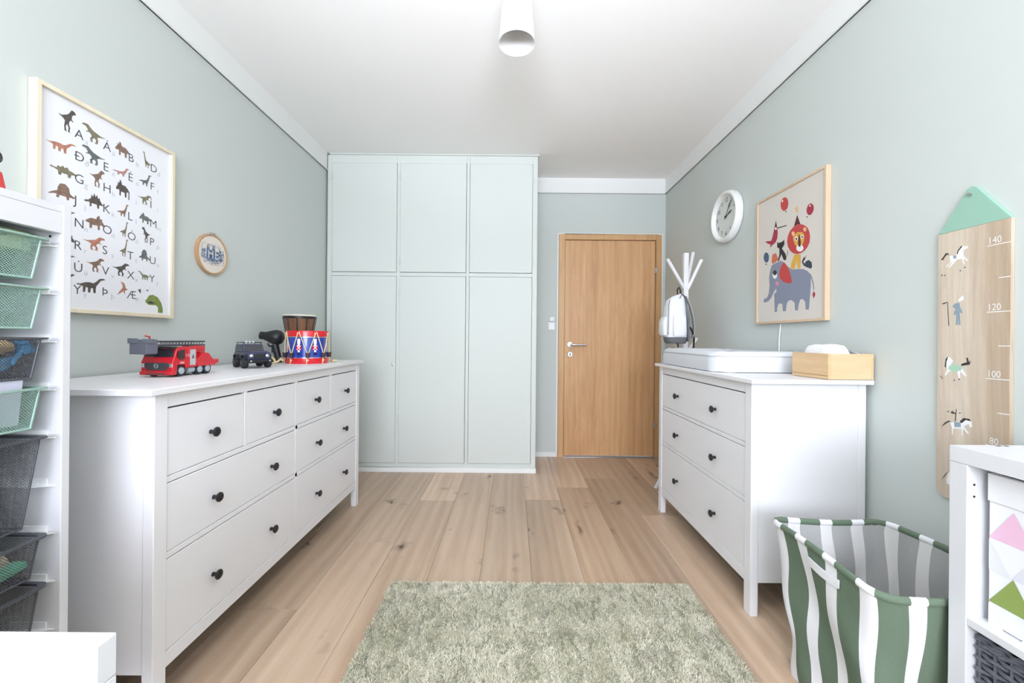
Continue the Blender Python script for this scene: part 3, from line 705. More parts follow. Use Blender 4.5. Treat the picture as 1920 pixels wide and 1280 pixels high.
for s in (-1, 1):
    part('headlight', MB().box(s * .051 - .005, s * .051 + .006, -.002, .002, .036, .050), CHROME, .001, p=cabo)
    part('side_window', MB().prism([(.028, .064), (.052, .064), (.052, .100), (.032, .100)], 'x', s * (W - .001), s * (W + .0012)), WIN, p=cabo)
    part('mirror', MB().box(s * (W + .004) - .003, s * (W + .004) + .003, .018, .024, .070, .096), BLACK, .002, p=cabo)
part('bumper', MB().box(-W - .001, W + .001, -.006, .018, .008, .0225), RED, .003)
part('bumper_slot', MB().box(-.032, .032, -.0068, -.004, .011, .015), DARKG)
part('chassis', MB().box(-.034, .034, .02, .192, .020, .034), DARKG, .001)
bodyM = MB().box(-W, W, .0725, .112, .032, .110).prism([(.1125, .034), (.1125, .060), (.150, .085), (.172, .085), (.205, .050), (.205, .034)], 'x', -W, W).box(-.03, .03, .128, .186, .0855, .106)
part('body', bodyM, RED, .002)
for s in (-1, 1):
    part('locker_door', MB().box(s * W - .001, s * W + .001, .078, .104, .040, .100), mat('light grey toy', rgb(186, 190, 190), .4) if s < 0 else bpy.data.materials['light grey toy'])
    part('flame_mark', MB().prism([(.091, .082), (.096, .066), (.086, .066)], 'x', s * (W + .0011), s * (W + .0016)), DARKG)
part('mudguard', MB().prism([(.112, .046), (.198, .046), (.206, .034), (.112, .034)], 'x', -W - .003, W + .003).prism([(.200, .050), (.228, .058), (.228, .044), (.206, .036)], 'x', -W, W), RED, .001)
t2 = texts([('112', .014), ('FIRE', .011)], .0)
mk = MB()
for (vs, fs), (yy, zz) in zip(t2, ((.0545, .074), (.030, .048))):
    mk.add([(W + .0013, yy + x, zz + y) for x, y, _ in vs], fs)
part('lettering', mk, mat('white print', rgb(240, 240, 240), .6), smooth=False)
for y in (.040, .128, .168):
    for s in (-1, 1):
        wl = part('wheel', MB().lathe([(.014, -.011), (.020, -.010), (.0215, -.006), (.0215, .006), (.020, .010), (.014, .011)], 20, (s * (W - .013), y, .0216), 'x'), TYRE)
        part('wheel_rim', MB().lathe([(.0128, 0), (.0124, s * .0016), (.009, s * .0005), (.005, s * .0025), (0.0, s * .003)], 18, (s * (W - .002), y, .0216), 'x'), RIMG, p=wl)
part('tank', MB().lathe([(.010, 0), (.012, .004), (.012, .026), (.010, .030)], 14, (W - .016, .082, .022), 'y'), RIMG)
lad = MB()
for x in (-.022, .022):
    for z in (.114, .128): lad.box(x - .003, x + .003, -.012, .195, z - .001, z + .005)
    for k in range(14): lad.tube([(x, -.008 + .0145 * k, .116), (x, -.001 + .0145 * k, .130)], .0019, 4)
for k in range(14): lad.tube([(-.022, -.006 + .0145 * k, .116), (.022, -.006 + .0145 * k, .116)], .0014, 5)
part('ladder', lad, DARKG)
bk = MB().box(-.044, .016, -.060, -.056, .086, .138).box(-.044, .016, -.018, -.014, .086, .138).box(-.044, -.040, -.056, -.018, .086, .138).box(.012, .016, -.056, -.018, .086, .138).box(-.040, .012, -.056, -.018, .086, .090)
bk.box(-.048, -.012, -.0635, -.0605, .124, .142).box(.004, .020, -.0635, -.0605, .124, .140).box(.0165, .020, -.060, -.032, .124, .140)
bko = part('basket', bk, GREYP, .0015)
part('nozzle', MB().tube([(.000, -.030, .139), (.000, -.030, .148), (-.006, -.040, .150), (.002, -.048, .152)], .0028, 6), RED, p=bko)
part('ladder_support', MB().prism([(.150, .095), (.192, .070), (.196, .112), (.150, .1125)], 'x', -.026, .026), RED, .002)
part('turntable', MB().lathe([(.03, 0), (.03, .008)], 18, (0, .155, .1065)), RED)

sv = thing('toy_car', 'dark blue toy off-road car with roof rack on the left dresser', 'toy car', (-1.285, 1.975, .96), math.radians(-39))
NAVY = mat('navy toy paint', rgb(50, 54, 88), .35, coat=.3)
def part(nm, mb, m, bevel=0, p=None, **k): return obj(nm, mb, m, p or sv, bevel=bevel, local=True, **k)
# local frame: nose towards +x, wheels under; length .22, width .105
hull = MB().prism([(-.100, .040), (-.100, .076), (.022, .076), (.026, .080), (.088, .074), (.092, .070), (.092, .044), (.088, .040), (.070, .040), (.062, .056), (.036, .056), (.028, .040), (-.036, .040), (-.044, .056), (-.070, .056), (-.078, .040)], 'y', -.048, .048)
hl = part('body', hull, NAVY, .002)
cabn = MB().taper((-.100, .020, -.047, .047, .0765), (-.096, .004, -.043, .043, .114))
part('cabin', cabn, NAVY, .003)
part('windscreen', MB().poly([(.0212, -.040, .080), (.0212, .040, .080), (.0062, .038, .111), (.0062, -.038, .111)]), WIN)
for s in (-1, 1):
    for a, b in ((-.094, -.062), (-.057, -.028), (-.023, .006)):
        part('side_window', MB().poly([(a, s * .0476, .081), (b, s * .0476, .081), (b - .002 - (.006 if b > 0 else 0), s * .0446, .108), (a + .001, s * .0446, .108)]), WIN)
    part('fender', MB().prism([(.024, .040), (.032, .060), (.066, .060), (.076, .044), (.076, .058), (.070, .066), (.030, .066), (.022, .054)], 'y', s * .046, s * .058).prism([(-.084, .044), (-.074, .060), (-.040, .060), (-.032, .040), (-.030, .054), (-.036, .066), (-.078, .066), (-.086, .056)], 'y', s * .046, s * .058), BLACK, .001)
    part('headlight', MB().lathe([(.0075, 0), (.0075, .003), (.005, .0045)], 14, (.092, s * .034, .060), 'x'), CHROME)
part('bonnet', MB().taper((.030, .088, -.040, .040, .0745), (.034, .084, -.036, .036, .082)), NAVY, .002)
part('grille', MB().box(.0915, .0945, -.025, .025, .048, .070), BLACK, .001)
bm_ = MB().box(.094, .106, -.052, .052, .030, .042).tube([(.104, -.03, .036), (.112, -.03, .036), (.112, .03, .036), (.104, .03, .036)], .003, 6)
bpo = part('bumper', bm_, BLACK, .002)
for s in (-1, 1): part('fog_lamp', MB().lathe([(.004, 0), (.004, .002)], 10, (.1062, s * .040, .036), 'x'), CHROME, p=bpo)
rk = MB()
for y in (-.04, .04): rk.tube([(-.094, y, .122), (.0, y, .122)], .0022, 6)
for x in (-.094, -.07, -.046, -.022, .0): rk.tube([(x, -.04, .122), (x, .04, .122)], .0018, 6)
for x in (-.09, -.004):
    for y in (-.038, .038): rk.tube([(x, y, .113), (x, y, .122)], .0018, 5)
rko = part('roof_rack', rk, BLACK)
for y in (-.030, -.015, .0): part('roof_lamp', MB().lathe([(.005, 0), (.005, .006)], 10, (.002, y, .126), 'x'), CHROME, p=rko)
for x in (.049, -.057):
    for s in (-1, 1):
        w_ = part('wheel', MB().lathe([(.014, -.012), (.024, -.011), (.0265, -.007), (.0265, .007), (.024, .011), (.014, .012)], 20, (x, s * .050, .0266), 'y'), TYRE)
        part('wheel_rim', MB().lathe([(.013, 0), (.012, s * .001), (.004, s * .003), (0, s * .003)], 14, (x, s * .062, .0266), 'y'), DARKG, p=w_)
part('axle', MB().tube([(.049, -.046, .0266), (.049, .046, .0266)], .004, 6).tube([(-.057, -.046, .0266), (-.057, .046, .0266)], .004, 6).box(-.08, .09, -.018, .018, .0305, .0395), DARKG)

# hair dryer leaning on its handle
hdr = thing('hair_dryer', 'black hair dryer standing on its handle between toy car and drums', 'hair dryer', (-1.412, 2.37, .96))
def part(nm, mb, m, bevel=0, p=None, **k): return obj(nm, mb, m, p or hdr, bevel=bevel, local=True, **k)
hb = MB(); hb.M = Matrix.Translation((0, 0, .150)) @ Euler((0, math.radians(8), math.radians(14))).to_matrix().to_4x4()
hb.lathe([(.020, -.078), (.023, -.074), (.023, -.056), (.028, -.040), (.038, -.018), (.045, .006), (.043, .026), (.032, .042), (.016, .049), (0, .050)], 28, (0, 0, 0), 'x')
hb_o = part('barrel', hb, BLACK)
nz = MB(); nz.M = hb.M; nz.lathe([(.0175, -.0785), (.0175, -.072), (0, -.072)], 20, (0, 0, 0), 'x')
part('nozzle_opening', nz, DARKGAP, p=hb_o)
hh = MB(); hh.tube([(.002, 0, .105), (.010, -.002, .08), (.022, -.004, .04), (.034, -.006, .003)], [.022, .0195, .019, .021], 14)
ho = part('handle', hh, BLACK)
part('switch', MB().box(-.014, -.008, -.008, .004, .058, .084), DARKG, .001, p=ho)
part('trigger', MB().tube([(-.040, 0, .112), (-.030, 0, .096), (-.014, 0, .094)], .005, 6), BLACK)
cd = MB(); cd.tube([(.034, -.012, .012), (.02, -.05, .007), (-.04, -.055, .007), (-.06, -.02, .007), (-.03, .02, .007), (.02, .05, .007), (.035, .05, .02), (.052, .045, .06), (.054, .045, .11), (.045, .03, .15)], .0045, 8)
part('cord', cd, BLACK)

# conga style wooden drum behind
cg = thing('wooden_drum', 'dark wooden hand drum with black ribs behind the red drum', 'drum', (-1.385, 2.60, .96))
def part(nm, mb, m, bevel=0, p=None, **k): return obj(nm, mb, m, p or cg, bevel=bevel, local=True, **k)
DRUMW = wood('dark drum wood', rgb(150, 104, 72), rgb(86, 56, 40), .4, axis=2, grain=30, contrast=.8, per_object=.2)
H0 = .292
def cr(t): return .058 + (.0945 - .058) * t ** 1.25
part('base', MB().lathe([(.066, 0), (.066, .012), (.060, .018)], 28), BLACK)
n = 10
for k in range(n):
    a0, a1 = 2 * PI * k / n + .02, 2 * PI * (k + 1) / n - .02
    m_ = MB()
    m_.grid(lambda u, v: (cr(v) * math.cos(a0 + (a1 - a0) * u), cr(v) * math.sin(a0 + (a1 - a0) * u), .018 + (H0 - .034) * v), 4, 6)
    part('stave', m_, DRUMW)
for k in range(n):
    a = 2 * PI * k / n
    part('rib', MB().tube([((cr(v) + .002) * math.cos(a), (cr(v) + .002) * math.sin(a), .014 + (H0 - .024) * v) for v in (0, .25, .5, .75, 1)], .0042, 6), BLACK)
part('hoop', MB().lathe([(.093, H0 - .022), (.0985, H0 - .020), (.0985, H0 - .008), (.094, H0 - .004)], 36, cap=False), BLACK)
part('skin', MB().lathe([(.0965, H0 - .006), (.097, H0), (.094, H0 + .003), (0, H0 + .004)], 36), mat('drum skin', rgb(232, 226, 210), .6))

# marching drum
md = thing('toy_drum', 'red and blue toy marching drum with cream cords on the left dresser', 'drum', (-1.212, 2.362, .96))
def part(nm, mb, m, bevel=0, p=None, **k): return obj(nm, mb, m, p or md, bevel=bevel, local=True, **k)
BLUE = mat('royal blue lacquer', rgb(38, 66, 168), .18, coat=.6); DRED = mat('drum red', rgb(214, 22, 40), .28, coat=.4)
CORD = mat('cream cord', rgb(232, 214, 168), .85); DLEA = mat('dark leather', rgb(66, 42, 44), .6)
Rr, Hd = .108, .186
part('shell', MB().lathe([(Rr, .030), (Rr, Hd - .030)], 48), BLUE)
part('silver_band', MB().lathe([(Rr + .0006, .032), (Rr + .0006, .036)], 48).lathe([(Rr + .0006, Hd - .036), (Rr + .0006, Hd - .032)], 48), CHROME)
part('rim', MB().lathe([(Rr - .004, Hd + .002), (Rr + .006, Hd + .002), (Rr + .007, Hd - .002), (Rr + .007, Hd - .030), (Rr, Hd - .032)], 48, cap=False), DRED, label='upper red rim')
part('rim', MB().lathe([(Rr - .006, 0), (Rr + .006, 0), (Rr + .007, .003), (Rr + .007, .030), (Rr, .032)], 48, cap=False), DRED, label='lower red rim')
part('drum_head', MB().lathe([(Rr - .003, Hd - .004), (0, Hd - .003)], 40), mat('drum head', rgb(236, 232, 222), .5))
nk = 8; Rk = Rr + .0085
ang0 = math.radians(-62)     # towards the viewer
def cyl(a, z, r=Rk): return (r * math.cos(a), r * math.sin(a), z)
def run(a0, z0, a1, z1, k=7): return [cyl(a0 + (a1 - a0) * i / k, z0 + (z1 - z0) * i / k) for i in range(k + 1)]
for k in range(nk):
    a = ang0 + 2 * PI * k / nk; da = 2 * PI / nk
    part('cord', MB().tube([cyl(a - .05, .002)] + run(a - .05, .02, a - .05, .058, 2) + run(a - .03, .060, a - da * .5, Hd - .004), .0026, 6), CORD)
    part('cord', MB().tube(run(a + .03, .060, a + da * .42, Hd - .016), .0026, 6).ball(cyl(a + da * .42, Hd - .014), .005, 8, 6).ball(cyl(a, .020), .0055, 8, 6), CORD)
    part('leather_tab', MB().tube([cyl(a, .034), cyl(a, .062)], [.010, .014], 8), DLEA)
    # toy soldier print on every panel
    m1, m2, m3 = MB(), MB(), MB(); ac = a + da * .45
    def pq(m_, u0, u1, z0, z1, r=Rr + .0010): m_.poly([cyl(ac + u0 / Rr, z0, r), cyl(ac + u1 / Rr, z0, r), cyl(ac + u1 / Rr, z1, r), cyl(ac + u0 / Rr, z1, r)])
    pq(m1, -.008, .008, .112, .142); pq(m1, -.006, .006, .100, .112)
    for s in (-1, 1): m1.poly([cyl(ac + s * .0125 / Rr, .080, Rr + .0015), cyl(ac + s * .0075 / Rr, .080, Rr + .0015), cyl(ac - s * .0125 / Rr, .103, Rr + .0015), cyl(ac - s * .0075 / Rr, .103, Rr + .0015)])
    pq(m1, -.006, .006, .066, .078)
    pq(m2, -.014, .014, .078, .106, Rr + .0012)
    pq(m3, -.008, -.001, .048, .066); pq(m3, .001, .008, .048, .066)
    so = part('soldier_print', m2, DRED, smooth=False)
    part('uniform_print', m1, mat('white enamel', rgb(240, 240, 240), .4) if k == 0 else bpy.data.materials['white enamel'], p=so, smooth=False)
    part('boots_print', m3, BLACK, p=so, smooth=False)
rp = MB(); rnd = random.Random(3)
pts = [(-1.335, 2.25, .965), (-1.345, 2.255, .985), (-1.355, 2.25, .996), (-1.37, 2.25, .990), (-1.362, 2.24, .972), (-1.345, 2.232, .966), (-1.33, 2.225, .966), (-1.318, 2.24, .972), (-1.31, 2.255, .984), (-1.318, 2.27, .99), (-1.305, 2.275, .975)]
rp.tube(pts, .006, 8)
tag(obj('cord_bundle', rp, CORD), 'cream cord lying in a coil between hair dryer and toy drum', 'cord')
rp = MB(); rp.tube([(-1.115, 2.47, .967), (-1.10, 2.50, .967), (-1.12, 2.52, .968), (-1.15, 2.51, .967), (-1.16, 2.49, .967)], .006, 8)
tag(obj('cord_bundle', rp, CORD), 'cream cord end lying to the right behind the toy drum', 'cord')

# ------------------------------------------------------------------ changing mat, box, cable
MATW = mat('white mat cover', rgb(219, 222, 225), .6, bump=.12, bscale=40)
cm = thing('changing_mat', 'white padded changing mat with raised sides on the three-drawer dresser', 'changing mat', (1.205, 2.26, .96))
mx0, mx1, my0, my1 = .964, 1.430, 1.886, 2.636
def mat_ring(k, z, n=72):
    """rounded rectangle drawn in by k, at height z above the dresser top"""
    r = max(.095 - k * .6, .012); o = []
    x0_, x1_, y0_, y1_ = mx0 + k, mx1 - k, my0 + k, my1 - k
    for cx_, cy_, a0 in ((x1_ - r, y1_ - r, 0), (x0_ + r, y1_ - r, 90), (x0_ + r, y0_ + r, 180), (x1_ - r, y0_ + r, 270)):
        for j in range(n // 4):
            a = math.radians(a0 + 90 * j / (n // 4 - 1)); o.append((cx_ + r * math.cos(a), cy_ + r * math.sin(a), .9605 + z + .0015 * math.sin(7 * a + cy_ * 9)))
    return o
def loft(m_, rings, cap0=True, cap1=True):
    n = len(rings[0]); vs = [p for r in rings for p in r]; fs = []
    for i in range(len(rings) - 1):
        for k in range(n): fs.append((i * n + k, i * n + (k + 1) % n, (i + 1) * n + (k + 1) % n, (i + 1) * n + k))
    if cap0: fs.append(tuple(range(n)))
    if cap1: fs.append(tuple((len(rings) - 1) * n + k for k in range(n)))
    return m_.add(vs, fs)
obj('pad', loft(MB(), [mat_ring(.004, .002), mat_ring(.0, .012), mat_ring(.001, .050), mat_ring(.006, .082), mat_ring(.016, .097), mat_ring(.032, .101), mat_ring(.055, .094), mat_ring(.085, .070), mat_ring(.12, .052), mat_ring(.17, .048)]), MATW, cm, ang=60)
sm = [(p[0] - .001, p[1], p[2]) for p in mat_ring(.0035, .078)]
obj('piping', MB().tube(sm[18:56], .0022, 6), mat('grey piping', rgb(205, 210, 214), .6), cm)
wb = thing('wooden_box', 'bamboo tray box with folded cloths on the three-drawer dresser', 'box', (1.345, 1.685, .96))
bx0, bx1, by0, by1, bh = 1.255, 1.436, 1.585, 1.790, .104
wl_ = MB().box(bx0, bx0 + .010, by0, by1, .9615, .96 + bh).box(bx1 - .010, bx1, by0, by1, .9615, .96 + bh).box(bx0 + .0101, bx1 - .0101, by1 - .010, by1, .9615, .96 + bh)
obj('side', wl_, BAMBOO, wb, bevel=.0012)
obj('front_board', MB().box(bx0 + .0101, bx1 - .0101, by0, by0 + .010, .9615, .96 + bh), wood('bamboo end', rgb(230, 200, 160), rgb(212, 174, 130), .45, axis=0, grain=70, contrast=.6), wb, bevel=.0012)
obj('bottom', MB().box(bx0 + .0102, bx1 - .0102, by0 + .0102, by1 - .0102, .9615, .970), BAMBOO, wb)
obj('bottom_groove', MB().box(bx0 - .0006, bx0 - .0001, by0 + .002, by1 - .002, .974, .9765), mat('bamboo groove', rgb(170, 126, 76), .6), wb)
def cloth_pile(u, v, x0, x1, y0, y1, z, h, seed):
    rnd = (math.sin(u * 9 + seed) + math.sin(v * 11 + seed * 2) + math.sin((u + v) * 17 + seed)) * .0016
    e = min(1, min(u, 1 - u) / .22) * min(1, min(v, 1 - v) / .22)
    return (x0 + (x1 - x0) * u, y0 + (y1 - y0) * v, z + h * math.sin(PI / 2 * e) ** .6 + rnd)
CLW = mat('white muslin', rgb(238, 238, 238), .9, bump=.2, bscale=120)
m_ = MB(); m_.grid(lambda u, v: cloth_pile(u, v, bx0 + .014, bx1 - .055, by0 + .014, by1 - .014, 1.02, .078, 1), 22, 22)
m_.grid(lambda u, v: cloth_pile(u, v, bx0 + .014, bx1 - .055, by0 + .014, by1 - .014, 1.02, -.045, 2), 22, 22)
tag(obj('muslin_cloth', m_, CLW, ang=80), 'crumpled white muslin cloth heaped in the bamboo box', 'cloth')
for k, c in enumerate((rgb(150, 152, 160), rgb(230, 230, 232), rgb(120, 122, 128))):
    x = bx1 - .050 + .013 * k
    pts = [(x + .001 * j, by0 + .02 + .15 * j / 8, 1.064 + .016 * math.sin(PI * j / 8) - .003 * k) for j in range(9)]
    m_ = MB()
    for j in range(8):
        (a, b, c_), (d, e, f) = pts[j], pts[j + 1]
    m_.prism([(p[1], p[2]) for p in pts] + [(pts[-1][1], .975), (pts[0][1], .975)], 'x', x, x + .009)
    tag(obj('folded_cloth', m_, mat('cloth fold %d' % k, c, .9), bevel=.002), ('dark grey', 'white', 'charcoal')[k] + ' folded cloth standing at the wall side of the bamboo box' + (', nearest the muslin', ', the middle one', ', nearest the wall')[k], 'cloth')
cb = MB(); cb.tube([(1.442, 2.148, 1.205), (1.440, 2.149, 1.17), (1.438, 2.152, 1.12), (1.436, 2.150, 1.06), (1.438, 2.146, .99), (1.439, 2.146, .964)], .0028, 8)
tag(obj('cable', cb, WHITE_PLASTIC), 'thin white cable hanging on the wall below the animal poster', 'cable')

# ------------------------------------------------------------------ wall clock
CY, CZ = 2.668, 1.941
ck = thing('wall_clock', 'round white wall clock with black numerals on the right wall', 'clock', (XR, CY, CZ))
CLK = mat('clock white', rgb(238, 239, 236), .35)
obj('case', MB().lathe([(.160, -.001), (.168, -.006), (.171, -.022), (.167, -.040), (.160, -.048), (.150, -.049), (.144, -.042), (.140, -.030), (.137, -.0235)], 56, (XR, CY, CZ), 'x', cap=False), CLK, ck)
obj('dial', MB().lathe([(.1375, -.024), (0, -.024)], 48, (XR, CY, CZ), 'x', cap=False), mat('clock dial', rgb(218, 224, 218), .5), ck)
nums = texts([(str(k), .040) for k in range(1, 13)], .004)
for k in range(1, 13):
    a = math.radians(90 - 30 * k); vs, fs = nums[k - 1]
    w = max(v[0] for v in vs); h = max(v[1] for v in vs)
    cu, cv = .112 * math.cos(a), .112 * math.sin(a)
    obj('numeral', MB().add([(XR - .0247, CY - (cu + x - w / 2), CZ + cv + y - h / 2) for x, y, _ in vs], fs), INK, ck, smooth=False)
def hand(name, deg, l, w, x):
    a = math.radians(90 - deg); m_ = MB(); d = (math.cos(a), math.sin(a)); p = (-d[1], d[0])
    q = [(-.018, w * .5), (l * .45, w * .45), (l * .62, w), (l * .75, w), (l, w * .25)]
    pts = [(t * d[0] + s * p[0], t * d[1] + s * p[1]) for t, s in q] + [(t * d[0] - s * p[0], t * d[1] - s * p[1]) for t, s in reversed(q)]
    m_.prism([(CY - u, CZ + v) for u, v in pts], 'x', x - .001, x)
    obj(name, m_, BLACK, ck)
hand('hour_hand', 66 + 5, .074, .0062, XR - .027); hand('minute_hand', 36, .112, .0052, XR - .029)
obj('hand_cap', MB().lathe([(.006, -.026), (.006, -.033), (0, -.034)], 14, (XR, CY, CZ), 'x'), BLACK, ck)

# ------------------------------------------------------------------ framed animal poster
pp = thing('animal_poster', 'poster of circus animals and balloons in a light wooden frame on the right wall', 'poster', (XR, 2.07, 1.21))
Y0, Y1, Z0, Z1 = 1.815, 2.336, 1.209, 1.918
for q in ((Y0, Y0 + .012, Z0, Z1), (Y1 - .012, Y1, Z0, Z1), (Y0 + .0121, Y1 - .0121, Z0, Z0 + .012), (Y0 + .0121, Y1 - .0121, Z1 - .012, Z1)):
    obj('frame_side', MB().box(XR - .025, XR - .001, *q), PINE, pp, bevel=.001)
PS = 1.4255 + .0006
obj('paper', MB().box(PS, XR - .006, Y0 + .0122, Y1 - .0122, Z0 + .0122, Z1 - .0122), mat('cream poster paper', rgb(218, 212, 202), .6), pp)
PC = {k: mat('poster ' + k, c, .6) for k, c in dict(grey=rgb(136, 142, 160), red=rgb(196, 72, 70), white=rgb(240, 240, 236), black=rgb(44, 44, 46), pink=rgb(214, 138, 160), crimson=rgb(168, 52, 72), orange=rgb(204, 110, 84), blue=rgb(74, 96, 120), yellow=rgb(222, 172, 76), peach=rgb(236, 190, 150), maroon=rgb(92, 40, 48), tan=rgb(222, 192, 140), slate=rgb(56, 68, 82)).items()}
